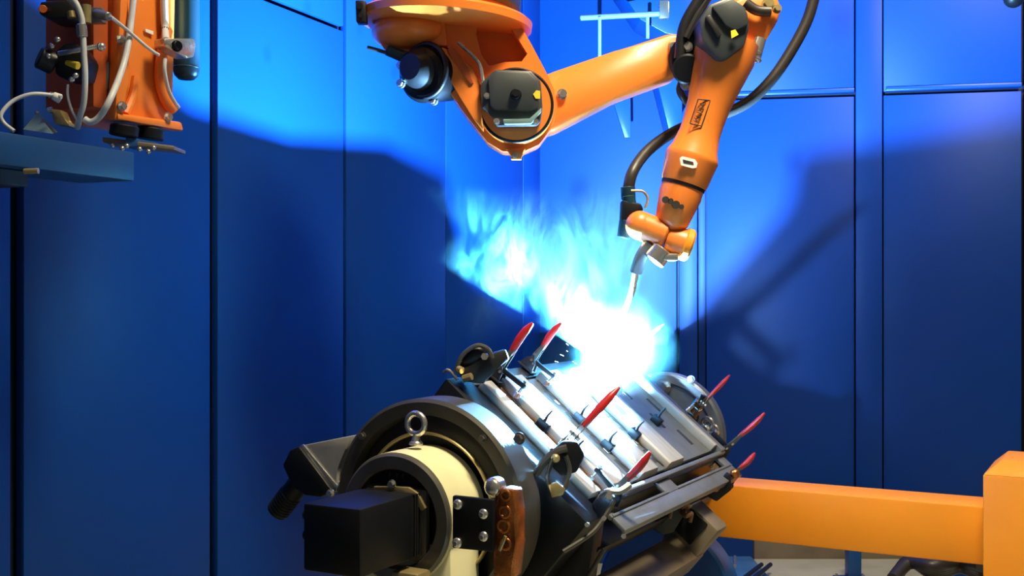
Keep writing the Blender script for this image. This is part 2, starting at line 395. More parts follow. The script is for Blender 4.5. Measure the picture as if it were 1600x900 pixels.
# slotted channel along the lower edge
mb = MB()
mb.box((0.262, 0.30, 0.222), (0.276, 1.30, 0.236), 0.002)
mb.box((0.318, 0.30, 0.205), (0.366, 1.30, 0.217), 0.003)
mb.box((0.312, 0.30, 0.205), (0.320, 0.70, 0.222), 0.002); mb.box((0.312, 0.78, 0.205), (0.320, 1.28, 0.222), 0.002)
mb.box((0.27, 0.69, 0.207), (0.32, 0.79, 0.219), 0.002); mb.box((0.27, 0.29, 0.207), (0.32, 0.32, 0.219), 0.002); mb.box((0.27, 1.24, 0.207), (0.32, 1.30, 0.219), 0.002)
mb.box((0.356, 0.32, 0.190), (0.366, 1.27, 0.206), 0.002)
fp('slotted_channel', mb, M['steel_g'], label='grey steel channel with two long dark slots')
fp('channel_bed', MB().box((0.27, 0.31, 0.08), (0.345, 1.28, 0.12), 0.004), M['black'])
# arm tube below
mb = MB()
mb.box((0.345, 0.98, -0.02), (0.465, 1.08, 0.135), 0.010)
mb.box((0.365, 0.30, -0.075), (0.470, 1.06, 0.022), 0.010)
mb.box((0.27, 1.02, 0.05), (0.36, 1.05, 0.09))
fp('counter_arm', mb, M['tube'], label='brown grey square tube bent below the table')
fp('tube_mouth', MB().box((0.352, 0.974, 0.035), (0.428, 0.984, 0.127), 0.006), M['black'])
mb = MB().prism(px([(1096, 764), (1108, 750), (1142, 741), (1144, 765), (1120, 784), (1098, 772)], 3.72), (0, .05, 0), .004)
part('corner_block', mb, M['black'], fx); part('corner_lug', MB().ball(at(1118, 757, 3.72), .018, (1, 1, 1.4)), M['copper'], fx); part('corner_lug', MB().ball(at(1148, 740, 3.74), .016), M['copper'], fx)
for uu, vv in ((1050, 782), (1066, 792), (1040, 800), (1072, 806)):
    part('latch', MB().tube([at(uu - 8, vv - 6, 3.45), at(uu, vv, 3.43), at(uu + 8, vv - 4, 3.45), at(uu + 6, vv + 9, 3.46)], .007, 8), M['brownst'], fx)
part('latch_plate', MB().prism(px([(1010, 822), (1040, 800), (1068, 775), (1078, 790), (1052, 832), (1036, 836)], 3.47), (0, .03, 0), .003), M['dark'], fx)
mb = MB().box((-0.2, 0.30, -0.28), (0.30, 0.42, 0.02), 0.01).box((0.05, 0.262, -0.32), (0.30, 0.7, -0.05), 0.02)
mb.prism([(0.30, 0.28, 0.18), (0.44, 0.28, -0.05), (0.42, 0.28, -0.32), (0.20, 0.28, -0.36), (0.16, 0.28, 0.0)], (0, 0.06, 0), 0.01)
fp('underframe', mb, M['dark'])
mb = MB().tube([(0.36, 0.27, 0.15), (0.38, 0.25, 0.02), (0.36, 0.24, -0.10), (0.27, 0.22, -0.24)], 0.006).tube([(0.40, 0.3, 0.06), (0.41, 0.28, -0.05), (0.37, 0.26, -0.16)], 0.005)
fp('air_line', mb, M['hose'])

# ------------------------------------------------------------------ workpiece: corrugated steel panel made of ribs
wp = thing('ribbed_steel_panel', 'bright sheet steel panel with raised ribs being welded on the fixture', 'workpiece', TM.translation, TM.to_3x3().to_4x4())
def wpp(name, mb, m, **k): return part(name, mb, m, wp, local=True, **k)
X0, X1 = -0.185, 0.245
def strip(y0, y1, z0, z1, x0=X0, x1=X1, bev=0.002):
    return MB().box((x0, y0, z0), (x1, y1, z1), bev)
wpp('end_rim', strip(0.270, 0.322, 0.214, 0.238), M['steel'])
def tray(y0, y1, brown):    # flat pan with slot holes shown as raised lips and dark slots
    o = wpp('pan', strip(y0, y1, 0.208, 0.219), M['brownst'] if brown else M['steel_g'])
    mb = MB()
    for k, x in enumerate((-0.13, -0.04, 0.06, 0.16)):
        mb.box((x, y1 - 0.028, 0.2185), (x + 0.055, y1 - 0.012, 0.2205), 0.003)
    part('slot', mb, M['brownst'] if brown else M['print'], o, local=True)
    mb = MB()
    for k, x in enumerate((-0.09, 0.115)):
        mb.box((x, y1 - 0.026, 0.2205), (x + 0.022, y1 - 0.013, 0.2225), 0.002)
    part('tab', mb, M['zinc'], o, local=True)
    a = []; b = []; n = 26
    for k in range(n + 1):
        x = X0 + 0.01 + (X1 - X0 - 0.02) * k / n; wv = 0.005 + 0.004 * math.sin(k * 1.7 + y0 * 40) + 0.003 * math.sin(k * 0.6)
        a.append((x, y1 - 0.001, 0.2192)); b.append((x, y1 - 0.003 - wv, 0.2192))
    part('wavy_edge', MB().prism(a + b[::-1], (0, 0, 0.0025)), M['brownst'] if brown else M['print'], o, local=True)  # wavy strip along the pan edge, dark on the grey pans
def rib_(y0, y1):
    prof = [(y0, 0.205), (y0, 0.239), (y0 + 0.006, 0.245), (y1 - 0.008, 0.245), (y1, 0.240), (y1 + 0.028, 0.219), (y1 + 0.028, 0.205)]
    wpp('rib', MB().prism([(X0, a, b) for a, b in prof], (X1 - X0, 0, 0), 0.002), M['steel'])
tray(0.322, 0.38, True)
rib_(0.38, 0.50); tray(0.528, 0.61, False)
rib_(0.61, 0.73); tray(0.758, 0.83, False)
rib_(0.83, 0.95)
o = wpp('broad_pan', strip(0.978, 1.235, 0.208, 0.222), M['steel_g'])
mb = MB()
for x, y in ((-0.10, 1.06), (0.04, 1.08), (0.13, 1.15), (-0.02, 1.17)):
    mb.box((x, y, 0.2215), (x + 0.07, y + 0.018, 0.2235), 0.003)
part('slot', mb, M['print'], o, local=True)
wpp('far_rim', strip(1.235, 1.262, 0.214, 0.248), M['steel'])
# added steel blades around the arc, shaped to shade walls, carriage and table
def shadow_blades(pts, dist, low, up=None):
    for k in range(len(pts) - 1):
        q = []
        for dd in (dist, dist + 0.004):
            q.append([ARC + Vector((math.sin(R(a)) * dd, math.cos(R(a)) * dd, h)) for a, h in ((pts[k][0], low), (pts[k + 1][0], low), (pts[k + 1][0], dist * math.tan(R(pts[k + 1][1]))), (pts[k][0], dist * math.tan(R(pts[k][1]))))])
        mb = MB().hexa(q[0] + q[1])
        part('shadow_blade', mb, M['steel'], wp)
shadow_blades([(4, -2), (-6, 3), (-13, 8), (-18, 22), (-32, 29), (-60, 32), (-85, 32), (-112, 32)], 0.06, -0.055)
shadow_blades([(-112, 32), (-130, 34), (-150, 34)], 0.06, -0.006)
shadow_blades([(13, 0), (19, 7), (24.6, 13), (25.6, 18), (45, 18), (70, 18), (95, 18), (112, 0), (135, -22), (165, -26)], 0.062, -0.095)
# small hooked hold-downs between the ribs
for k, (x, y) in enumerate(((-0.005, 0.375), (0.0, 0.605), (0.115, 0.605), (0.115, 0.375), (0.105, 0.825), (0.08, 1.06))):
    t = thing('hold_down_finger', ['small dark hooked finger on the first rib nearest the headstock', 'small dark hooked finger on the blue lit middle rib',
              'small dark hooked finger beside the upper red handle', 'small dark hooked finger under the black clamp body', 'small dark hooked finger on the third rib', 'small dark hooked finger on the broad grey pan'][k],
              'hold-down', TM @ Vector((x, y, 0.22)), TM.to_3x3().to_4x4(), group='hooked fingers between the ribs')
    part('block', MB().box((-0.018, -0.016, 0.0), (0.018, 0.010, 0.026), 0.004), M['black'], t, local=True)
    part('hook', MB().tube([(0.0, -0.006, 0.02), (-0.006, 0.0, 0.038), (-0.004, 0.002, 0.062)], (0.006, 0.0025), 8), M['black'], t, local=True)

# ------------------------------------------------------------------ toggle clamps
def clamp_proto(name, label, M4):
    t = thing(name, label, 'clamp', M4.translation, M4.to_3x3().to_4x4(), group='toggle clamps along the fixture edges')
    mb = MB().box((-0.03, -0.022, 0.0), (0.035, 0.022, 0.007), 0.002)
    for s in (-1, 1):
        mb.prism([(-0.025, s * 0.014 - 0.0025, 0.006), (0.03, s * 0.014 - 0.0025, 0.006), (0.022, s * 0.014 - 0.0025, 0.035), (0.0, s * 0.014 - 0.0025, 0.052), (-0.018, s * 0.014 - 0.0025, 0.034)], (0, 0.005, 0), 0.001)
    part('base', mb, M['dark'], t, local=True)
    mb = MB().box((-0.095, -0.009, 0.030), (0.012, 0.009, 0.044), 0.003)
    ar = part('arm', mb, M['black'], t, local=True)
    part('spindle', MB().cyl((-0.088, 0, 0.052), (-0.088, 0, 0.012), 0.005).cyl((-0.088, 0, 0.014), (-0.088, 0, -0.002), 0.009, 0.011, ch=0.001).cyl((-0.088, 0, 0.052), (-0.088, 0, 0.046), 0.009, seg=6), M['zinc'], ar, local=True)
    mb = MB()
    for s in (-1, 1):
        mb.prism([(-0.010, s * 0.0075 - 0.0015, 0.038), (0.010, s * 0.0075 - 0.0015, 0.030), (0.012, s * 0.0075 - 0.0015, 0.060), (0.006, s * 0.0075 - 0.0015, 0.105), (-0.006, s * 0.0075 - 0.0015, 0.105), (-0.008, s * 0.0075 - 0.0015, 0.060)], (0, 0.003, 0), 0.0008)
    lv = part('lever', mb, M['iron_d'], t, local=True)
    mb = MB()
    for p in ((0, 0.036), (0.003, 0.058), (-0.012, 0.03)): mb.cyl((p[0], -0.02, p[1]), (p[0], 0.02, p[1]), 0.0045, seg=10)
    part('pivot_pin', mb, M['zinc'], lv, local=True)
    mb = MB().tube([(0, 0, 0.082), (0.002, 0, 0.10), (0.005, 0, 0.135), (0.004, 0, 0.165), (0.0, 0, 0.192)], (0.006, 0.0105, 0.0125, 0.0115, 0.004), 12)
    part('handle', mb, M['red'], t, 'red vinyl handle grip', local=True)
    return t
def copy_tree(o, parent=None):
    c = o.copy(); COL.objects.link(c); c.parent = parent
    for ch in list(o.children): copy_tree(ch, c)
    return c
def frame_from(p, zdir, xdir):
    z = Vector(zdir).normalized(); x = Vector(xdir); x = (x - z * x.dot(z)).normalized(); y = z.cross(x)
    m = Matrix((x, y, z)).transposed().to_4x4(); m.translation = p; return m
TX = TM.to_3x3() @ Vector((1, 0, 0)); TY = TM.to_3x3() @ Vector((0, 1, 0)); TN = TM.to_3x3() @ Vector((0, 0, 1))
CL = [  # foot (table x, y, z), handle direction (x, y, z in table frame), arm heads towards -x of the clamp, scale, label
    ((0.10, 0.29, 0.225), (-0.08, 0.62, 1), (0.2, -1.0, 0), (0.95, 1.35), 'toggle clamp whose handle rises over the middle of the bright ribs'),
    ((0.275, 0.33, 0.225), (0.0, 0.10, 1), (1.0, -0.3, 0), 0.92, 'toggle clamp with vivid red handle at the lower corner of the ribs'),
    ((-0.20, 0.37, 0.225), (-0.12, 0.22, 1), (-1, 0.1, 0), 1.0, 'toggle clamp with red handle at the top corner left of the smoke'),
    ((-0.22, 0.60, 0.225), (-0.08, 0.2, 1), (-1, 0.0, 0), 0.9, 'toggle clamp half lost in the white glare'),
    ((-0.20, 1.30, 0.225), (0.1, 0.3, 1), (-1, 0.0, 0), (0.6, 1.0), 'thin toggle clamp right of the arc against the bright blue wall'),
    ((0.10, 1.34, 0.235), (0.0, 0.35, 1), (0.2, 1, 0), (0.65, 1.0), 'toggle clamp standing in front of the round tail plate'),
    ((0.26, 1.33, 0.20), (0.1, 0.1, 1), (1, 0.3, 0), (0.75, 1.12), 'toggle clamp beside the tail plate with a long sloping handle'),
    ((0.345, 1.27, 0.17), (0.05, 0.1, 1), (1, 0.2, 0), (0.8, 0.72), 'low toggle clamp just above the amber beam'),
]
proto = None
for i, (f, zd, xd, sc, lab) in enumerate(CL):
    th_, tall = sc if isinstance(sc, tuple) else (sc, sc)
    m4 = frame_from(TM @ Vector(f), TM.to_3x3() @ Vector(zd), TM.to_3x3() @ Vector(xd)); base4 = m4.copy(); m4 = m4 @ Matrix.Diagonal((th_, th_, tall, 1))
    if proto is None:
        proto = clamp_proto('toggle_clamp', lab, base4); o = proto
    else:
        o = copy_tree(proto)
    o.matrix_world = m4; o['label'] = lab

# latches and loose hardware around the clamp feet
t = thing('corner_latch', 'dark latch cluster with brass bolt at the top left corner of the fixture', 'latch', at(742, 590, 3.08))
part('pad', MB().ball(at(738, 556, 3.08), .045, (1.0, .6, .55), Matrix.Rotation(R(-32), 4, 'Y')), M['black'], t)
part('body', MB().prism(px([(722, 596), (716, 578), (742, 566), (768, 552), (790, 546), (796, 562), (772, 578), (756, 600)], 3.06), (0, .05, 0), .006), M['dark'], t)
part('strap', MB().tube([at(712, 582, 3.05), at(722, 556, 3.05), at(744, 540, 3.05), at(762, 545, 3.05), at(770, 560, 3.05)], .006, 8), M['iron_d'], t)
part('screw', MB().cyl(at(758, 557, 3.05), at(757, 557, 3.03), .010, seg=6), M['zinc'], t)
part('brass_bolt', MB().cyl(at(724, 592, 3.05), at(737, 588, 3.04), .010, seg=8).cyl(at(716, 576, 3.05), at(722, 579, 3.04), .009), M['gold'], t)
part('hook', MB().tube([at(693, 582, 3.06), at(700, 578, 3.05), at(709, 586, 3.05), at(715, 594, 3.05)], .004, 8), M['zinc'], t)
t = thing('edge_latch', 'black looped latch with a brass block hanging between faceplate and table', 'latch', at(870, 770, 2.86))
part('loop', MB().tube([at(838, 740, 2.86), at(850, 722, 2.85), at(868, 706, 2.85), at(886, 700, 2.85)], .010, 8), M['iron_d'], t)
part('loop', MB().tube([at(866, 712, 2.85), at(856, 745, 2.84), at(866, 772, 2.84), at(882, 762, 2.84), at(890, 735, 2.85), at(884, 712, 2.85)], .006, 8), M['iron_d'], t)
part('body', MB().prism(px([(862, 706), (880, 690), (902, 690), (914, 712), (902, 738), (878, 745), (862, 730)], 2.86), (0, .03, 0), .006), M['black'], t)
part('brass_block', MB().prism(px([(856, 758), (870, 754), (884, 764), (880, 774), (862, 778)], 2.83), (0, .02, 0), .003), M['gold'], t)
part('knuckle', MB().ball(at(868, 716, 2.83), .011), M['gold'], t)
t = thing('lower_latch', 'dark bent latch with blue bounced light at the lower corner of the table', 'latch', at(955, 790, 2.93))
part('strap', MB().tube([at(940, 775, 2.92), at(950, 768, 2.9), at(968, 768, 2.9), at(984, 758, 2.92)], .008, 8), M['steel_g'], t)
part('body', MB().prism(px([(926, 790), (940, 772), (962, 776), (958, 800), (936, 815)], 2.93), (0, .03, 0), .005), M['black'], t)
part('rod', MB().tube([at(960, 782, 2.9), at(942, 812, 2.88), at(922, 835, 2.86), at(880, 862, 2.84)], .006, 8), M['iron_d'], t)
part('nut', MB().cyl(at(952, 775, 2.9), at(952, 775, 2.885), .010, seg=6), M['zinc'], t)
for k, (u, v) in enumerate(((944, 810), (975, 838), (918, 820))):
    part('screw', MB().cyl(at(u, v, 2.86), at(u - 1, v, 2.845), .006, seg=8), M['zinc'], t)

# ------------------------------------------------------------------ tail end of the positioner
tail = thing('positioner_tailstock', 'round grey tail plate with hose fittings at the far end of the fixture', 'positioner', (PM @ Vector((0, 1.7, -C0.z))), ROT)
def tp(name, mb, m, **k): return part(name, mb.xf(Matrix.Translation((0, -1.7, C0.z))), m, tail, local=True, **k)
tp('tail_plate', MB().lathe([(0.0, 1.66), (0.19, 1.66), (0.20, 1.652), (0.228, 1.652), (0.236, 1.66), (0.236, 1.70), (0.0, 1.70)], YA, 72, cap=False), M['steel_g'], smooth=30)
tp('shaft', MB().cyl((0, 1.30, 0), (0, 1.66, 0), 0.09, seg=40).cyl((0, 1.70, 0), (0, 1.95, 0), 0.11, seg=40), M['dark'])
mb = MB()
p = hq(1037, 604, 1.645); bolt(mb, p, (0, -1, 0), 0.022, 0.03); p = hq(1080, 593, 1.645); bolt(mb, p, (0, -1, 0), 0.012, 0.012)
tp('bolt', mb, M['zinc'])
mb = MB()
for u, v, r_ in ((1106, 662, .022), (1115, 672, .018), (1100, 672, .014), (1112, 684, .016)):
    p = hq(u, v, 1.62); mb.torus(p, (0.3, 1, 0.2), r_, 0.008, 24, 8); mb.cyl((p.x, p.y, p.z), (p.x, p.y + 0.04, p.z), 0.008)
tp('hose_fitting', mb, M['zinc'])
p = hq(1095, 640, 1.60)
tp('cross_handle', MB().tube([hq(1078, 650, 1.6), hq(1092, 640, 1.6), hq(1100, 618, 1.6)], 0.012).ball(hq(1082, 652, 1.6), 0.025), M['black'])
mb = MB().box((-0.13, 1.74, -0.180), (0.13, 1.92, -0.05), 0.01)
tp('bearing_block', mb, M['beamb'], label='blue bearing block resting on the amber beam')
tp('drum_stand', MB().box((0.0, 1.42, -C0.z), (0.2, 1.48, -0.70), 0.005), M['beamb'])
mb = MB().lathe([(0.0, 1.40), (0.24, 1.40), (0.25, 1.41), (0.25, 1.50), (0.0, 1.50)], Matrix.Translation((0.10, 0, -0.53)) @ YA, 64, cap=False)
tp('blue_drum', mb, M['beamb'], label='dark blue round drum below the fixture')

# ------------------------------------------------------------------ amber machine frame
bm_ = thing('amber_machine_frame', 'amber orange box beam joined to a thick chamfered post at the right edge', 'machine frame', (at(1150, 842, 4.3).x, 4.3, 0), ROT)
b0 = at(1150, 752, 4.3); ztop = b0.z + 0.035
L = PM.inverted() @ b0     # beam runs along H
def bw(x0, x1, z0, z1, y0, y1, bev): return MB().box((x0, y0, z0), (x1, y1, z1), bev).xf(PM)
hz = lambda v: None
zt = (at(1150, 761, 4.3).z - C0.z); zb = (at(1150, 842, 4.3).z - C0.z)
x_end = (PM.inverted() @ at(1538, 780, 3.93)).x
part('beam', bw(L.x - 0.65, x_end + 0.02, zb, zt + 0.004, L.y, L.y + 0.20, 0.006), M['safety'], bm_)
px0 = PM.inverted() @ at(1536, 780, 3.80)
zp = at(1540, 742, 3.80).z - C0.z
def hexpost(x0, x1, y0, y1, z0, z1, ins, zc):
    b = [Vector(q) for q in ((x0, y0, z0), (x1, y0, z0), (x1, y1, z0), (x0, y1, z0))]
    m_ = MB(); m_.prism([(x0, y0, z0), (x0, y0, z1), (x0 + ins * .35, y0 + ins, zc), (x0 + ins * .5, y1, zc), (x0, y1, z0)] if False else [(x0, y0, z0), (x1, y0, z0), (x1, y1, z0), (x0, y1, z0)], (0, 0, z1 - z0))
    return m_
x0, x1, y0_, y1_ = px0.x, px0.x + 0.34, px0.y, px0.y + 0.34
part('post', MB().box((x0, y0_, -C0.z), (x1, y1_, zp), 0.004).xf(PM), M['safety'], bm_)
capv = [(x0, y0_, zp), (x1, y0_, zp), (x1, y1_, zp), (x0, y1_, zp), (x0 + 0.05, y0_ + 0.06, zp + 0.045), (x1 - 0.05, y0_ + 0.06, zp + 0.045), (x1 - 0.05, y1_ - 0.03, zp + 0.045), (x0 + 0.05, y1_ - 0.03, zp + 0.045)]
part('post_cap', MB().hexa([Vector(q) for q in capv], 0.004).xf(PM), M['safety'], bm_)

# ------------------------------------------------------------------ things along the foot of the right wall
def blockpx(u0, u1, v0, v1, d, depth, bev=0.005):
    a = at(u0, v1, d); b = at(u1, v0, d)
    return MB().box((a.x, d, max(a.z, 0.0)), (b.x, d + depth, b.z), bev)
t = thing('low_duct', 'low pale duct with a brown back panel under the amber beam', 'duct', (at(1300, 870, 5.6).x, 5.6, 0))
part('tread', MB().box((at(1216, 880, 5.2).x, 5.0, 0.0), (at(1470, 880, 5.2).x, 5.75, 0.20), 0.01), M['concrete'], t, 'cream coloured flat top')
part('back_panel', MB().box((at(1178, 880, 5.76).x, 5.755, 0.0), (at(1470, 880, 5.76).x, 5.80, 0.33), 0.005), M['tube'], t)
t = thing('blue_post', 'short blue post on a square foot plate under the beam', 'post', (at(1333, 880, 5.3).x, 5.3, 0.2))
part('foot_plate', MB().cbox((0, 0, 0.006), (0.15, 0.15, 0.012), 0.002), M['beamb'], t, local=True)
part('upright', MB().cbox((0, 0, 0.135), (0.06, 0.06, 0.25), 0.003), M['beamb'], t, local=True)
mb = MB()
for sx in (-1, 1):
    for sy in (-1, 1): bolt(mb, (sx * .06, sy * .06, .012), (0, 0, 1), .007, .008)
part('bolt', mb, M['zinc'], t, local=True)
M['pale_blue'] = mat('pale_blue_paint', (0.045, 0.15, 0.33, 1), 0.45)
t = thing('blue_base_box', 'flat steel blue box on the floor left of the pale duct', 'box', (at(1165, 890, 5.3).x, 5.3, 0))
part('lid', MB().box((at(1120, 880, 5.3).x, 5.1, 0.0), (at(1213, 880, 5.2).x, 5.74, 0.215), 0.01), M['pale_blue'], t)
for k in range(2):
    part('thin_cable', MB().tube([at(1160 + 16 * k, 905, 5.1), at(1190 + 14 * k, 882, 5.42)], .010, 8), M['seam'], t)
part('pull_handle', MB().tube([at(1148, 870, 5.3), at(1148, 884, 5.2)], 0.008), M['zinc'], t)
mb = MB()
for k in range(5):
    a = 0.03 * k
    mb.tube([at(1395, 905 + 2 * k, 4.9), at(1420, 880 - k, 5.0 + a), at(1460, 884 + k * 3, 4.9 + a), at(1500, 878 + 2 * k, 5.0), at(1535, 884 + 4 * k, 4.8 + a)], 0.028, 10)
single('hose_bundle', mb, M['hose'], 'black hoses bundled on the floor beside the amber post', 'hoses', loc=(at(1450, 890, 4.95).x, 4.95, 0), kind='stuff')

# ------------------------------------------------------------------ hanging welding robot
D = 3.42
rob = thing('welding_robot', 'large orange robot arm hanging from above and reaching over the fixture', 'robot', at(690, -10, 3.55))
def rp(name, mb, m, **k): return part(name, mb, m, rob, **k)
cb_ = at(688, 8, 3.25); zr = cb_.z
CX, CY = cb_.x + 0.0, 3.52
T = lambda z: Matrix.Translation((CX, CY, z))
TILT = Matrix.Translation((CX, CY, zr)) @ Matrix.Rotation(R(3.5), 4, 'Y')
rp('base_flange', MB().lathe([(0.0, -0.012), (0.235, -0.012), (0.262, 0.0), (0.264, 0.022), (0.25, 0.032), (0.21, 0.036), (0.21, 0.30), (0.0, 0.30)], TILT, 72, cap=False), M['orange'], smooth=35)
rp('upper_collar', MB().lathe([(0.212, 0.05), (0.225, 0.06), (0.225, 0.30), (0.212, 0.31)], TILT, 64, cap=False), M['iron_d'])
# hanging carousel casting
out = [(590, 14), (700, 4), (806, 26), (832, 72), (851, 108), (866, 140), (870, 168), (862, 200), (842, 226), (815, 238), (785, 236), (762, 222), (744, 200), (722, 172), (700, 140), (684, 105), (660, 92), (625, 84), (600, 76), (588, 56), (582, 32)]
pock = [(746, 26), (790, 30), (824, 84), (815, 96), (788, 97), (764, 103), (752, 86), (744, 55)]
def ring_plate(outer, inner, d, thick, bev=0.0):     # plate with one opening
    bm = MB()
    # bridge the opening to the outline with a slit
    ii = min(range(len(inner)), key=lambda i: min((inner[i][0] - o_[0]) ** 2 + (inner[i][1] - o_[1]) ** 2 for o_ in outer))
    oo = min(range(len(outer)), key=lambda j: (inner[ii][0] - outer[j][0]) ** 2 + (inner[ii][1] - outer[j][1]) ** 2)
    loop = outer[oo:] + outer[:oo + 1]; inn = (inner[ii:] + inner[:ii + 1])[::-1]
    pts = px(loop + inn, d); return bm.prism(pts, (0, thick, 0), bev)
rp('casting_back', MB().prism(px(out, D + 0.09), (0, 0.12, 0), 0.008), M['orange'], smooth=50)
mb = ring_plate(out[:], pock, D + 0.02, 0.085)
rp('casting_web', mb, M['orange'])
# left concave side rib, bright orange web and dark gap
rp('casting_rib', MB().prism(px([(690, 72), (712, 84), (738, 104), (752, 132), (752, 170), (756, 205), (740, 185), (718, 150), (698, 116), (684, 92)], D - 0.02), (0, 0.05, 0), 0.006), M['orange'])
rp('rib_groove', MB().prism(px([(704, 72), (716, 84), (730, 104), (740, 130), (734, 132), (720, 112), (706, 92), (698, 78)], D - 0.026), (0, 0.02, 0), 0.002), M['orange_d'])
rp('shoulder_lump', MB().ball(at(640, 50, D + 0.05), 0.11, (1.05, 1.0, 0.55)), M['orange'])
rp('gusset', MB().prism(px([(672, 20), (694, 20), (700, 72), (664, 72)], D + 0.0), (0, 0.04, 0), 0.008), M['orange'])
pipe = [at(716, 66, D - .03), at(734, 82, D - .03), at(748, 98, D - .03), at(753, 116, D - .03), at(755, 132, D - .03)]
rp('grease_pipe', MB().tube(pipe, 0.006), M['zinc'])
# shoulder motor hanging to the left
m0 = at(690, 118, D + 0.10); m1 = at(640, 112, D + 0.02)
mb = MB().cyl(at(706, 112, D + .12), at(655, 118, D - .02), 0.088, 0.082, seg=40, ch=0.012)
sm = rp('shoulder_motor', mb, M['black'], label='black round motor left of the casting')
part('motor_bell', MB().cyl(at(660, 108, D - .0), at(640, 104, D - .05), 0.066, 0.05, seg=36, ch=0.012).torus(at(664, 110, D - .01), at(640, 104, D - .05) - at(660, 108, D), 0.078, 0.008), M['dark'], sm)
mb = MB().tube([at(574, 74, D), at(596, 80, D), at(618, 88, D)], 0.006)
part('plug_lead', mb, M['hose'], sm)
part('plug', MB().cyl(at(604, 78, D), at(640, 92, D), 0.016, 0.019, ch=0.002).cyl(at(628, 118, D), at(646, 124, D), 0.02, 0.018, ch=0.003), M['teal'], sm, 'blue grey round connector plugs')
mb = MB()
for u, v in ((627, 102), (627, 130), (678, 157)): bolt(mb, at(u, v, D), (-0.6, -1, 0), 0.011, 0.012)
part('gland_nut', mb, M['zinc'], sm)
rp('flange_clip', MB().prism(px([(555, 0), (571, 0), (572, 34), (556, 34)], D - .05), (0, .05, 0), .004).cyl(at(562, 9, D - .05), at(562, 9, D - .065), .009).cyl(at(564, 24, D - .05), at(564, 24, D - .065), .007), M['dark'])
# shoulder joint
cj = at(806, 165, D)
mb = MB().lathe([(0.0, -0.004), (0.104, -0.004), (0.112, 0.004), (0.116, 0.03), (0.122, 0.08)], Matrix.Translation(cj) @ YA @ Matrix.Translation((0, 0, -0.005)), 72, cap=False)
rp('joint_cap', mb, M['orange'], smooth=30)
rp('joint_seal', MB().torus((cj.x, cj.y - 0.006, cj.z), (0, 1, 0), 0.1075, 0.005, 72), M['black'])
oc = [(758, 122), (774, 108), (830, 110), (845, 126), (848, 168), (845, 190), (838, 196), (775, 197), (768, 176), (752, 168), (750, 134)]
jc = rp('motor_cover', MB().prism(px(oc, D - 0.045), (0, 0.045, 0), 0.008), M['grey'], label='dark grey moulded cover over the elbow motor')
part('cover_step', MB().prism(px([(762, 122), (776, 110), (826, 112), (840, 126), (842, 168), (830, 174), (772, 172), (766, 166)], D - 0.058), (0, 0.02, 0), 0.005), M['grey'], jc)
k0 = at(806, 148, D - 0.058); part('knob', MB().cyl(k0, (k0.x, k0.y - 0.02, k0.z), 0.017, 0.015, ch=0.002).cyl((k0.x, k0.y - .018, k0.z), (k0.x, k0.y - .024, k0.z), 0.009), M['black'], jc)
part('warning_label', MB().prism(px([(833, 147), (838, 141), (844, 142), (844, 154), (837, 154)], D - 0.061), (0, 0.003, 0)), M['yellow'], jc, 'yellow warning sticker')
part('pale_bracket', MB().prism(px([(786, 186), (828, 186), (846, 168), (846, 174), (830, 193), (788, 194)], D - 0.062), (0, 0.02, 0), 0.002), M['cyan'], jc, 'pale steel bracket below the cover')
mb = MB()
for u, v in ((761, 150), (776, 190), (837, 190)): bolt(mb, at(u, v, D - .046), (0, -1, 0), .007, .012)
part('cover_bolt', mb, M['zinc'], jc)
mb = MB().prism(px([(790, 232), (822, 232), (814, 243), (816, 249), (798, 249), (800, 243)], D + 0.01), (0, 0.03, 0), 0.003)
rp('lower_lug', mb, M['orange']); mb = MB(); bolt(mb, at(805, 243, D + .01), (0, -1, 0), .007, .01); rp('lug_bolt', mb, M['zinc'])
# upper arm
arm = [(846, 118), (866, 112), (960, 80), (1045, 52), (1062, 52), (1070, 62), (1070, 100), (1056, 120), (960, 155), (868, 204), (835, 212)]
ua = rp('upper_arm', MB().prism(px(arm, D + 0.075), (0, 0.12, 0), 0.014), M['orange'], smooth=55)
mb = MB().cyl(at(1053, 74, D + .075), at(1053, 74, D + .06), .027, seg=6)
part('boss', MB().cbox(at(1054, 76, D + .07), (0.036, 0.02, 0.042), 0.006), M['orange'], ua)
mb = MB(); bolt(mb, at(1053, 73, D + .058), (0, -1, 0), .011, .01); bolt(mb, at(1060, 98, D + .06), (0, -1, 0), .010, .012); bolt(mb, at(878, 147, D + .074), (0.3, -1, 0), .012, .016)
part('arm_bolt', mb, M['zinc'], ua)
# elbow hub between upper arm and forearm
rp('elbow_hub', MB().cyl(at(1084, 92, D + .16), at(1084, 92, D - .0), 0.075, seg=48, ch=0.01).cyl(at(1074, 108, D + .02), at(1074, 108, D - .03), 0.045, seg=36, ch=.006), M['black'])
mb = MB(); bolt(mb, at(1074, 73, D - .01), (0, -1, 0), .012, .01); bolt(mb, at(1072, 132, D + .0), (0, -1, 0), .013, .012); rp('hub_bolt', mb, M['zinc'])
rp('elbow_frame', MB().tube([at(1062, 92, D - .0), at(1070, 40, D - .01), at(1098, -8, D - .02)], 0.018, 10).tube([at(1072, 60, D - .02), at(1092, 20, D - .02), at(1110, -8, D - .02)], 0.012, 8), M['dark'])
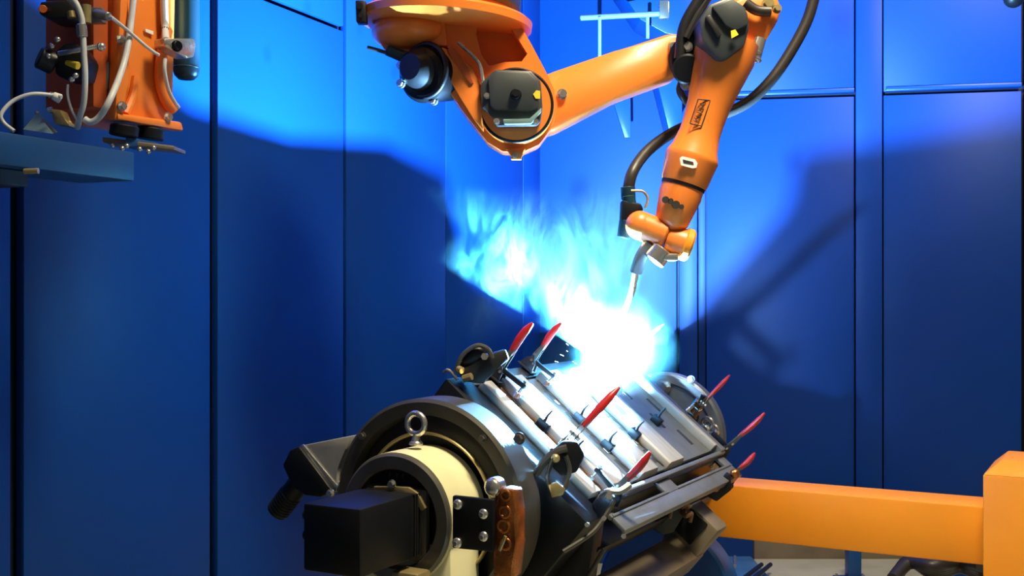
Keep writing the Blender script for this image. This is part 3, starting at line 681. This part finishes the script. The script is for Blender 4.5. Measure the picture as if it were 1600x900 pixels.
# forearm: tapered body of revolution along the arm
f0 = at(1140, 62, D - 0.02); f1 = at(1050, 345, D - 0.02); fd = f1 - f0; FL = fd.length
FM = Matrix.Translation(f0) @ fd.to_track_quat('Z', 'Y').to_matrix().to_4x4()
pxm = D / F
prof = [(0.0, -0.02), (46, 0.0), (48, 0.10), (40, 0.24), (34, 0.36), (32, 0.46), (32, 0.52), (36, 0.60), (41, 0.64), (42, 0.655), (41, 0.67), (37, 0.78), (35, 0.80)]
fa = rp('forearm', MB().lathe([(r_ * pxm, z_ * FL) for r_, z_ in prof], FM, 64, cap=False), M['orange'], label='tapered orange forearm pointing down to the arc', smooth=50)
part('seal_band', MB().lathe([(33.0 * pxm, 0.795 * FL), (34.5 * pxm, 0.797 * FL), (34.5 * pxm, 0.815 * FL), (33.0 * pxm, 0.817 * FL)], FM, 56, cap=False), M['black'], fa)
wr_ = rp('wrist', MB().lathe([(0, 0.80 * FL), (33 * pxm, 0.805 * FL), (33.5 * pxm, 0.86 * FL), (30 * pxm, 0.93 * FL), (26 * pxm, 1.01 * FL), (15 * pxm, 1.05 * FL), (0, 1.06 * FL)], FM, 56, cap=False), M['orange'])
mb = MB()
for u, v, r_ in ((1040, 312, .010), (1056, 320, .012), (1048, 314, .008), (1065, 323, .007)):
    p = at(u, v, D - .02 - .058); mb.cyl((p.x, p.y + .01, p.z), (p.x, p.y - .003, p.z), r_)
part('wrist_port', mb, M['print'], wr_)
part('wrist_joint', MB().cyl(at(1000, 352, D - .02), at(1040, 368, D - .02), 0.042, 0.044, seg=40, ch=.006).ball(at(1000, 352, D - .02), .043), M['orange'], wr_)
part('wrist_head', MB().cyl(at(1040, 372, D - .02), at(1078, 384, D - .02), 0.040, 0.046, seg=40, ch=.006), M['orange'], wr_)
part('wrist_end_cap', MB().cyl(at(1066, 380, D - .02), at(1080, 385, D - .02), 0.049, seg=40, ch=.006), M['safety'], wr_)
# elbow block (orange) right of the motor and the green-grey motor
eb_ = [(1158, -8), (1212, -12), (1222, 8), (1218, 30), (1200, 58), (1186, 84), (1172, 112), (1140, 150), (1108, 120), (1110, 60), (1130, 10)]
rp('elbow_block', MB().prism(px(eb_, D + 0.0), (0, 0.10, 0), 0.016), M['orange'], smooth=50)
em = rp('elbow_motor', MB().prism(px([(1092, 32), (1108, 6), (1140, -6), (1166, 10), (1172, 40), (1164, 72), (1134, 94), (1122, 94), (1096, 64)], D - 0.13), (0, 0.14, 0), 0.012), M['grey'], label='dark green grey elbow motor with yellow sticker')
part('motor_lid', MB().prism(px([(1112, 10), (1144, -4), (1168, 18), (1170, 38), (1150, 48), (1134, 40)], D - 0.145), (0, 0.03, 0), 0.006), M['grey'], em)
part('motor_rib', MB().prism(px([(1102, 26), (1110, 22), (1128, 54), (1122, 60)], D - 0.145), (0, 0.03, 0), 0.004), M['dark'], em)
part('warning_label', MB().prism(px([(1142, 48), (1149, 46), (1154, 54), (1143, 60)], D - 0.149), (0, 0.003, 0)), M['yellow'], em, 'yellow warning sticker')
mb = MB().tube([at(1164, 4, D - .03), at(1182, 16, D - .03), at(1204, 18, D - .03)], .016)
rp('elbow_cable', mb, M['hose'])
mb = MB(); bolt(mb, at(1200, 6, D - .02), (0, -1, 0), .014, .02); bolt(mb, at(1214, 14, D - .02), (0, -1, 0), .010, .02); rp('elbow_fitting', mb, M['gold'])
rp('hose_hook', MB().cyl(at(1188, 60, D + .0), at(1178, 92, D - .0), .018, .020).torus(at(1178, 82, D), at(1188, 60, D) - at(1178, 92, D), .02, .005).torus(at(1177, 92, D), at(1188, 60, D) - at(1178, 92, D), .019, .006), M['zinc'])
rp('olive_label', MB().prism([FM @ Vector(q) for q in ()] or px([(1134, 106), (1146, 108), (1134, 141), (1122, 137)], D - 0.0805), (0, 0.004, 0)), M['olive'])
# name plate on the forearm
dirn = (at(1078, 206, D) - at(1100, 158, D)).normalized(); yoff = D - 0.083
def onarm(u, v): return at(u, v, yoff)
pc = [(1091, 155), (1110, 157), (1096, 197), (1078, 193)]
mb = MB()
for i in range(4): mb.tube([onarm(*pc[i]), onarm(*pc[(i + 1) % 4])], 0.0017, 6, 0)
np_ = rp('name_plate_frame', mb, M['print'])
tc_ = bpy.data.curves.new('lettering', 'FONT'); tc_.body = 'KUKA'; tc_.size = 0.024; tc_.extrude = 0.0008; tc_.align_x = 'CENTER'; tc_.align_y = 'CENTER'
tco = bpy.data.objects.new('lettering', tc_); COL.objects.link(tco)
dg = bpy.context.evaluated_depsgraph_get(); tme = bpy.data.meshes.new_from_object(tco.evaluated_get(dg)); bpy.data.objects.remove(tco)
tb = MB(); tb.b.from_mesh(tme)
cz_ = sum((onarm(*p) for p in pc), Vector()) / 4
xx = (onarm(1110, 157) - onarm(1096, 197)).normalized(); zz = Vector((0, -1, 0)); yy = zz.cross(xx)
lm = Matrix((xx, yy, zz)).transposed().to_4x4(); lm.translation = cz_
part('lettering', tb.xf(lm), M['print'], np_)
rp('type_sticker', MB().prism(px([(1062, 247), (1066, 244), (1086, 249), (1090, 255), (1088, 262), (1082, 263), (1064, 258)], D - .02 - .083), (0, .003, 0)), M['sticker'])
rp('type_print', MB().prism(px([(1067, 249), (1083, 253), (1084, 257), (1068, 254)], D - .02 - .0845), (0, .002, 0)), M['print'])

# ------------------------------------------------------------------ torch and its hose
tor = thing('welding_torch', 'welding torch clamped under the robot wrist, washed out by the arc glare', 'torch', at(1030, 395, D))
n1 = ARC + Vector((0.018, -0.01, 0.05))
part('torch_mount', MB().cyl(at(1035, 388, D - .03), at(1020, 408, D - .03), .036, ch=.004).cbox(at(1040, 402, D - .03), (.07, .06, .022), .006), M['zinc'], tor)
part('torch_body', MB().tube([at(1016, 380, D - .03), at(1002, 400, D - .02), at(994, 425, D)], .019, 12), M['steel_g'], tor)
part('torch_neck', MB().tube([at(994, 420, D), at(986, 460, D + .05), at(970, 500, D + .12), n1 + Vector((.03, -.015, .05))], .010, 12), M['zinc'], tor)
cup = ARC + Vector((-0.004, 0, 0.019))
part('gas_nozzle', MB().cyl(n1 + Vector((.03, -.015, .055)), cup + Vector((.004, -.002, .012)), .010, .0105, ch=.001).cyl(cup + Vector((.002, -.001, .014)), cup, .0105, .0110, ch=.001), M['gold'], tor)
DH = D + 0.05
hs = thing('torch_hose', 'thick black hose looping behind the forearm down to the wrist', 'hose', at(1262, -10, DH + .1))
mb = MB().tube([at(1276, -20, DH + .12), at(1262, 30, DH + .12), at(1236, 80, DH + .12), at(1205, 125, DH + .12), at(1168, 160, DH + .12), at(1125, 180, DH + .12), at(1080, 194, DH + .12), at(1040, 214, DH + .1), at(1008, 240, DH + .05), at(988, 270, DH), at(981, 300, DH)], .0175, 14)
hb = part('hose', mb, M['hose'], hs)
part('collar', MB().cyl(at(981, 292, DH), at(982, 312, DH), .022, ch=.002), M['teal'], hs)
wf = thing('wire_feed_head', 'blue black wire feed head at the hose end beside the wrist', 'wire feeder', at(985, 320, DH - .05))
part('feed_body', MB().prism(px([(972, 312), (1002, 318), (1006, 328), (986, 346), (970, 344)], DH - .04), (0, .06, 0), .006), M['black'], wf)
part('feed_cap', MB().cyl(at(980, 345, DH - .02), at(974, 372, DH - .02), .024, .020, ch=.003), M['teal'], wf)
part('feed_clip', MB().tube([at(986, 298, DH - .03), at(1004, 299, DH - .03), at(1012, 310, DH - .03), at(1008, 325, DH - .03)], .004), M['gold'], wf)
part('feed_top', MB().cyl(at(982, 306, DH - .02), at(984, 320, DH - .02), .02, ch=.002), M['teal'], wf)

# loop of hose behind the elbow
single('elbow_hose', MB().tube([at(1070, 120, D + .12), at(1062, 140, D + .13), at(1074, 160, D + .13), at(1092, 172, D + .1)], .012, 10), M['hose'], 'short black hose looping under the robot elbow', 'hose', loc=at(1070, 120, D + .12))

# ------------------------------------------------------------------ orange unit on its blue bracket, top left
OD = 2.75
AM = Matrix.Rotation(math.atan2(-0.4758, 0.8796), 4, 'Z')
sb = thing('blue_support_arm', 'blue boxed steel arm carrying the orange unit at the left edge', 'support arm', at(0, 230, 2.3))
DLn = -DL
def along(u0, v0, d0, u1):    # end point on the horizontal line parallel to the left wall
    p = at(u0, v0, d0); k = (u1 - 800) / F; s = (k * p.y - p.x) / (DLn.x - k * DLn.y); return p + DLn * s
a0 = at(-40, 199, 2.25); a1 = along(-40, 199, 2.25, 210); hgt = 0.062 * 1.0
nn = NL * -0.16
mb = MB().hexa([a0 + Vector((0, 0, -.066)), a1 + Vector((0, 0, -.066)), a1 + nn + Vector((0, 0, -.066)), a0 + nn + Vector((0, 0, -.066)), a0, a1, a1 + nn, a0 + nn], .003)
part('box_section', mb, M['beamb'], sb)
part('lower_tube', MB().hexa([a0 + nn * .3 + Vector((0, 0, -.10)), a1 * .4 + a0 * .6 + nn * .3 + Vector((0, 0, -.10)), a1 * .4 + a0 * .6 + nn * .8 + Vector((0, 0, -.10)), a0 + nn * .8 + Vector((0, 0, -.10)), a0 + nn * .3 + Vector((0, 0, -.068)), a1 * .4 + a0 * .6 + nn * .3 + Vector((0, 0, -.068)), a1 * .4 + a0 * .6 + nn * .8 + Vector((0, 0, -.068)), a0 + nn * .8 + Vector((0, 0, -.068))]), M['seam'], sb)
mb = MB().cyl(at(38, 268, 2.35), at(60, 267, 2.35), .006)
part('bolt', mb, M['gold'], sb)
# orange unit
un = thing('orange_robot_carriage', 'upright orange machine casting with valves and white cables at upper left', 'machine', at(220, 205, OD))
def up_(name, mb, m, **k): return part(name, mb, m, un, **k)
c0 = at(172, 186, OD); 
def cpt(u, v, off=0.0):       # pixel on the wide face: vertical plane through c0, parallel to A
    o_ = Vector((0, 0, CZ)); r = at(u, v, 1) - o_; c = c0 + H * off
    s = (c - o_).dot(H) / r.dot(H); return o_ + r * s
back = -H * 0.16
face = [(172, 186), (270, 203), (275, -30), (176, -40)]
up_('casting', MB().prism([cpt(*q) for q in face], back, .006), M['orange'])
up_('side_flange', MB().prism([cpt(*q, .0) for q in ((166, 188), (178, 190), (186, 130), (188, 60), (186, -30), (176, -30))], H * .03, .006), M['orange'])
up_('foot_flange', MB().prism([cpt(*q, .0) for q in ((168, 178), (268, 192), (272, 206), (168, 188))], H * .035, .005), M['orange'])
up_('edge_rib', MB().tube([cpt(262, -20, .01), cpt(262, 40, .01), cpt(252, 90, .012), cpt(250, 125, .012), cpt(258, 155, .012), cpt(271, 172, .01)], .014, 10), M['orange'])
up_('recess_rib', MB().tube([cpt(212, 120, .004), cpt(207, 150, .006), cpt(196, 178, .01)], .010, 8), M['orange'])
# dark left side of the casting
side = [c0 + back * 1.0, c0 + back * 1.0]
p0 = c0 + back + Vector((0, 0, .0)) - A * 0.02
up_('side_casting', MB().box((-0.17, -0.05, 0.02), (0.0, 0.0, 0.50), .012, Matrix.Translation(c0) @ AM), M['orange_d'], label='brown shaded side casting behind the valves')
mb = MB()
for u, v in ((190, 166), (262, 183), (188, 62)): bolt(mb, cpt(u, v, .034), H, .009, .01)
up_('bolt', mb, M['zinc'])
up_('white_tag', MB().prism([cpt(*q, .003) for q in ((225, 45), (238, 49), (238, 55), (226, 50))], H * .004), M['sticker'])
mb = MB().cyl(at(195, 196, OD + .02), at(193, 213, OD + .02), .034, ch=.003).cyl(at(236, 200, OD + .1), at(234, 218, OD + .1), .034, ch=.003)
up_('rubber_buffer', mb, M['black'])
up_('buffer_plate', MB().prism([at(196, 214, OD), at(242, 222, OD + .06), at(242, 226, OD + .06), at(196, 230, OD)], (0, .06, 0), .002), M['beamb'])
mb = MB()
for u, v in ((176, 227), (191, 232), (198, 228), (218, 233), (232, 237), (240, 231)): mb.ball(at(u, v, OD), .006)
up_('plate_nut', mb, M['zinc'])
up_('buffer_shelf', MB().prism([at(160, 214, OD), at(272, 228, OD + .05), at(272, 234, OD + .05), at(160, 222, OD)], (0, .1, 0), .002), M['tube'])
# valves and bits left of the casting
vd = OD - 0.12
up_('valve_block', MB().prism(px([(62, 2), (106, 0), (116, 10), (112, 28), (76, 28), (60, 22)], vd), (0, .1, 0), .006), M['dark'])
up_('amber_button', MB().cyl(at(67, 14, vd), at(67, 14, vd - .012), .009, ch=.001), M['amber'], label='small amber button')
up_('upper_fitting', MB().cyl(at(134, 8, vd), at(134, 36, vd), .012).cyl(at(110, 18, vd - .01), at(112, 28, vd - .01), .009), M['gold'])
up_('valve_body', MB().prism(px([(84, 80), (100, 66), (120, 66), (138, 92), (130, 124), (104, 124), (84, 116)], vd), (0, .08, 0), .01), M['black'])
up_('solenoid', MB().cyl(at(60, 88, vd), at(86, 100, vd + .02), .027, .027, ch=.004), M['dark'])
up_('brass_plug', MB().cyl(at(104, 98, vd - .01), at(122, 103, vd - .02), .006, .009, ch=.001), M['yellow'], label='small yellow brass plug')
up_('lever', MB().tube([at(92, 84, vd - .01), at(120, 79, vd - .02), at(150, 73, vd - .01), at(160, 74, vd - .01)], .006).ball(at(158, 73, vd - .01), .010), M['zinc'])
mb = MB()
for u, v in ((81, 72), (90, 62), (76, 88), (118, 118), (112, 124)): mb.ball(at(u, v, vd - .012), .007)
up_('fitting', mb, M['zinc'])
up_('socket', MB().cbox(at(152, 25, vd + .05), (.035, .03, .035), .004).cyl(at(150, 22, vd + .03), at(170, 26, vd), .012, .010, ch=.002), M['steel_g'])
up_('grey_bracket', MB().prism(px([(142, 92), (170, 96), (168, 140), (144, 142)], OD - .01), (0, .03, 0), .004), M['steel_g'])
up_('clamp_block', MB().prism([cpt(*q, .03) for q in ((238, 62), (286, 62), (289, 72), (286, 92), (274, 94), (254, 82), (240, 74))], H * .04, .006), M['zinc'], label='bright clamp block where the cables meet')
up_('clamp_eye', MB().cyl(cpt(276, 72, .07), cpt(276, 72, .078), .014).torus(cpt(277, 71, .078), H, .009, .003), M['black'])
up_('air_hose_tail', MB().tube([cpt(256, -20, .02), cpt(257, 20, .02), cpt(258, 44, .02), cpt(259, 62, .04)], .009).tube([cpt(258, 92, .06), cpt(257, 110, .06), cpt(263, 140, .05), cpt(272, 158, .045), cpt(279, 168, .04)], .005), M['white'])
up_('boot', MB().cyl(cpt(258, 44, .02), cpt(259, 62, .03), .009, ch=.001), M['print'])
# cables as things of their own
def cable(pts, r_, lab, mm='white'):
    p = [Vector(q) for q in pts]; return single('cable', MB().tube(p, r_, 10), M[mm], lab, 'cable', loc=p[0], group='cables on the orange carriage')
cable([cpt(210, -20, .04), cpt(205, 30, .04), cpt(200, 70, .05), cpt(190, 110, .06), at(172, 155, vd), at(156, 182, vd), at(142, 191, vd), at(132, 186, vd)], .0078, 'fat white cable sweeping down across the orange casting to the arm')
cable([at(106, -4, vd - .03), at(118, 4, vd - .04), at(126, 22, vd - .04), at(129, 40, vd - .04), at(131, 80, vd - .04), at(133, 120, vd - .04), at(131, 160, vd - .03), at(124, 184, vd - .02), at(121, 200, vd)], .0068, 'straight white cable with a coupling hanging before the black valve')
cable([at(170, 24, vd + .0), cpt(200, 48, .06), cpt(230, 74, .07), cpt(248, 86, .07)], .0042, 'thin white lead stretched from the socket to the bright clamp block')
cable([at(96, 152, vd - .05), at(84, 149, vd - .05), at(50, 147, vd - .08), at(20, 158, vd - .1), at(2, 178, vd - .12), at(6, 192, vd - .12), at(22, 205, vd - .12)], .0045, 'thin pale lead looping above the blue arm at the left edge')
cable([at(106, 132, vd - .03), at(106, 150, vd - .03), at(112, 172, vd - .03), at(122, 190, vd - .02)], .003, 'hair thin lead hanging below the black valve')
part_c = MB().cyl(at(127, 38, vd - .04), at(129, 58, vd - .04), .0115, ch=.002)
single('cable_coupling', part_c, M['zinc'], 'bright coupling on the straight white cable', 'coupling', loc=at(128, 48, vd - .04))
sdv = 2.62
# things lying on the blue arm
t = thing('steel_wedge', 'pale green grey pyramid shaped steel piece on the blue arm', 'steel piece', at(58, 205, sdv))
mb = MB(); b_ = [at(36, 202, sdv), at(82, 209, sdv - .02), at(90, 206, sdv + .08), at(46, 200, sdv + .08)]; ap = at(58, 176, sdv + .02)
mb._add(b_ + [ap], [(0, 1, 2, 3), (0, 1, 4), (1, 2, 4), (2, 3, 4), (3, 0, 4)])
part('shell', mb, M['cyan'], t); part('tip', MB().ball(ap, .005), M['zinc'], t)
t = thing('brass_fitting_block', 'cream brass fitting block standing on the blue arm', 'fitting', at(92, 196, sdv))
part('block', MB().prism(px([(80, 170), (96, 172), (98, 186), (108, 192), (108, 197), (86, 194), (82, 186)], sdv), (0, .04, 0), .003), M['gold'], t)
part('stub', MB().cyl(at(75, 172, sdv), at(82, 171, sdv), .006), M['zinc'], t)
t = thing('lead_plug', 'pale plug on the looping lead above the blue arm', 'plug', at(90, 153, vd - .05))
part('shell', MB().cyl(at(82, 149, vd - .05), at(95, 155, vd - .04), .009, .011, ch=.002), M['sticker'], t)
part('collar', MB().cyl(at(78, 148, vd - .05), at(82, 149, vd - .05), .007), M['zinc'], t)
# balancer cylinder behind
bc = thing('balancer_cylinder', 'teal grey upright cylinder hanging right of the orange casting', 'cylinder', at(295, 130, 3.0))
q0 = at(291, 118, 3.0)
part('barrel', MB().lathe([(0, -.012), (.02, -.010), (.03, 0), (.034, .012), (.034, .5), (0, .5)], Matrix.Translation(q0), 40, cap=False), M['teal'], bc)
part('seam_ring', MB().torus(q0 + Vector((0, 0, .02)), (0, 0, 1), .034, .0018), M['teal'], bc)

# ------------------------------------------------------------------ behind the upper arm
lp = thing('lamp_rail', 'thin pale lamp rail with drop rods high on the blue wall', 'rail', at(975, 24, 5.9))
part('rail', MB().cyl(at(908, 28, 5.9), at(1038, 21, 5.75), .014), M['cyan'], lp)
part('end_block', MB().cbox(at(1037, 16, 5.75), (.05, .05, .09), .006), M['zinc'], lp)
for u, v1 in ((937, 100), (1012, 60)):
    part('drop_rod', MB().cyl(at(u, 27, 5.85), at(u, v1, 5.85), .009), M['cyan'], lp)
ch = thing('blue_extraction_hood', 'angular blue sheet metal hood behind the robot elbow', 'hood', at(1020, 120, 6.0))
mb = MB().prism(px([(960, -30), (1090, -30), (1090, 60), (1040, 52), (1000, 30)], 6.0), (0, .3, 0), .004)
part('canopy', mb, M['trimb'], ch)
mb = MB().prism(px([(1022, 110), (1066, 90), (1066, 190), (1046, 205)], 6.0), (0, .2, 0), .004).prism(px([(955, 150), (985, 140), (986, 215), (976, 215)], 6.1), (0, .02, 0), .003)
part('side_sheet', mb, M['trimb'], ch)
cm = thing('dome_camera', 'black domed fitting peeking in at the top right corner', 'camera', at(1584, -12, 5.0))
part('dome', MB().ball(at(1584, -4, 5.0), .045), M['black'], cm)
part('stem', MB().cyl(at(1584, -10, 5.0), at(1584, -60, 5.0), .02), M['black'], cm)

# ------------------------------------------------------------------ arc, sparks, smoke
am = bpy.data.materials.new('arc_light'); am.use_nodes = True; nt = am.node_tree; nt.nodes.clear()
e_ = nt.nodes.new('ShaderNodeEmission'); e_.inputs[0].default_value = (0.75, 0.9, 1, 1); e_.inputs[1].default_value = 300
oo_ = nt.nodes.new('ShaderNodeOutputMaterial'); nt.links.new(e_.outputs[0], oo_.inputs[0])
af = ARC + Vector((0, 0, -0.030))
single('arc_flame', MB().ball(af, .014, (1, 1, 1.5)), am, 'blinding white welding arc under the torch nozzle', 'arc', loc=af)
mb = MB()
for i in range(60):
    a = random.uniform(0, 2 * math.pi); e2 = random.uniform(-.1, 1.0); r1 = random.uniform(.03, .17); dv = Vector((math.cos(a) * math.cos(e2), math.sin(a) * math.cos(e2), math.sin(e2)))
    p = af + dv * r1; mb.tube([p, p + dv * random.uniform(.004, .014)], .0006, 5, 0)
spm = am.copy(); spm.name = 'spark_glow'; spm.node_tree.nodes['Emission'].inputs[1].default_value = 12
sp = single('sparks', mb, spm, 'short bright sparks scattering from the arc', 'sparks', loc=af, kind='stuff')

sm_ = bpy.data.materials.new('weld_smoke'); sm_.use_nodes = True; nt = sm_.node_tree; nt.nodes.clear(); N = nt.nodes.new; K = nt.links.new
out_ = N('ShaderNodeOutputMaterial'); pv = N('ShaderNodeVolumePrincipled')
pv.inputs['Color'].default_value = (0.32, 0.92, 1, 1); pv.inputs['Anisotropy'].default_value = 0.0
K(pv.outputs[0], out_.inputs['Volume'])
SM0 = ARC + Vector((-0.12, 0.02, 0.22))
geo = N('ShaderNodeNewGeometry')
def vm(op, a=None, b=None):
    n = N('ShaderNodeVectorMath'); n.operation = op
    for i, x in enumerate((a, b)):
        if x is None: continue
        if isinstance(x, (tuple, Vector)): n.inputs[i].default_value = tuple(x)
        else: K(x, n.inputs[i])
    return n
def mt(op, a, b=None, c=None, clamp=False):
    n = N('ShaderNodeMath'); n.operation = op; n.use_clamp = clamp
    for i, x in enumerate((a, b, c)):
        if x is None: continue
        if isinstance(x, (int, float)): n.inputs[i].default_value = x
        else: K(x, n.inputs[i])
    return n.outputs[0]
rel = vm('SUBTRACT', geo.outputs['Position'], ARC).outputs[0]
sx = N('ShaderNodeSeparateXYZ'); K(rel, sx.inputs[0]); X_, Y_, Z_ = sx.outputs
# plume leans left as it rises
cxl = mt('MULTIPLY', Z_, -0.34)
wid = mt('ADD', mt('MULTIPLY', mt('MAXIMUM', Z_, 0.0), 0.62), 0.06)
dx = mt('DIVIDE', mt('SUBTRACT', X_, cxl), wid); dy = mt('DIVIDE', Y_, mt('MULTIPLY', wid, 0.34))
rad = mt('SQRT', mt('ADD', mt('MULTIPLY', dx, dx), mt('MULTIPLY', dy, dy)))
mp = N('ShaderNodeMapping'); mp.inputs['Rotation'].default_value = (0, R(24), 0); mp.inputs['Scale'].default_value = (1.5, 1.2, 0.62); K(rel, mp.inputs[0])
nz = N('ShaderNodeTexNoise'); nz.inputs['Scale'].default_value = 5.5; nz.inputs['Detail'].default_value = 4; nz.inputs['Roughness'].default_value = 0.55; nz.inputs['Distortion'].default_value = 2.2
K(mp.outputs[0], nz.inputs['Vector'])
rdg = mt('SUBTRACT', 1.0, mt('MULTIPLY', mt('ABSOLUTE', mt('SUBTRACT', nz.outputs[0], 0.52)), 9.0), clamp=True)
big = N('ShaderNodeTexNoise'); big.inputs['Scale'].default_value = 3.6; big.inputs['Detail'].default_value = 3; K(mp.outputs[0], big.inputs['Vector'])
bgm = N('ShaderNodeMapRange'); bgm.inputs[1].default_value = 0.42; bgm.inputs[2].default_value = 0.60; K(big.outputs[0], bgm.inputs[0])
ns = N('ShaderNodeMath'); ns.operation = 'MULTIPLY'; K(mt('ADD', mt('POWER', rdg, 1.4), 0.05), ns.inputs[0]); K(mt('ADD', bgm.outputs[0], 0.12), ns.inputs[1])
fall = N('ShaderNodeMapRange'); fall.interpolation_type = 'SMOOTHSTEP'; fall.inputs[1].default_value = 1.0; fall.inputs[2].default_value = 0.25; K(rad, fall.inputs[0])
top_ = N('ShaderNodeMapRange'); top_.interpolation_type = 'SMOOTHSTEP'; top_.inputs[1].default_value = 0.57; top_.inputs[2].default_value = 0.30; K(Z_, top_.inputs[0])
bot_ = N('ShaderNodeMapRange'); bot_.inputs[1].default_value = -0.09; bot_.inputs[2].default_value = -0.02; K(Z_, bot_.inputs[0])
core = N('ShaderNodeMapRange'); core.interpolation_type = 'SMOOTHSTEP'; core.inputs[1].default_value = 0.26; core.inputs[2].default_value = 0.0; K(vm('LENGTH', rel).outputs['Value'], core.inputs[0])
dn = mt('ADD', mt('MULTIPLY', mt('MULTIPLY', ns.outputs[0], fall.outputs[0]), 21.0), mt('MULTIPLY', core.outputs[0], mt('MULTIPLY', mt('ADD', ns.outputs[0], 0.12), 2.0)))
l2 = vm('LENGTH', vm('MULTIPLY', vm('SUBTRACT', rel, (-0.37, 0.0, 0.25)).outputs[0], (1.0, 3.0, 0.8)).outputs[0]).outputs['Value']
lobe = N('ShaderNodeMapRange'); lobe.interpolation_type = 'SMOOTHSTEP'; lobe.inputs[1].default_value = 0.17; lobe.inputs[2].default_value = 0.06; K(l2, lobe.inputs[0])
dn = mt('ADD', dn, mt('MULTIPLY', mt('MULTIPLY', lobe.outputs[0], ns.outputs[0]), 3.5))
dn = mt('MULTIPLY', mt('MULTIPLY', dn, top_.outputs[0]), bot_.outputs[0])
K(dn, pv.inputs['Density'])
lo = ARC + Vector((-0.62, -0.28, -0.09)); hi = ARC + Vector((0.26, 0.30, 0.58))
single('weld_smoke', MB().box(lo, hi), sm_, 'curling cyan white welding smoke rising left of the torch', 'smoke', loc=ARC, kind='stuff')
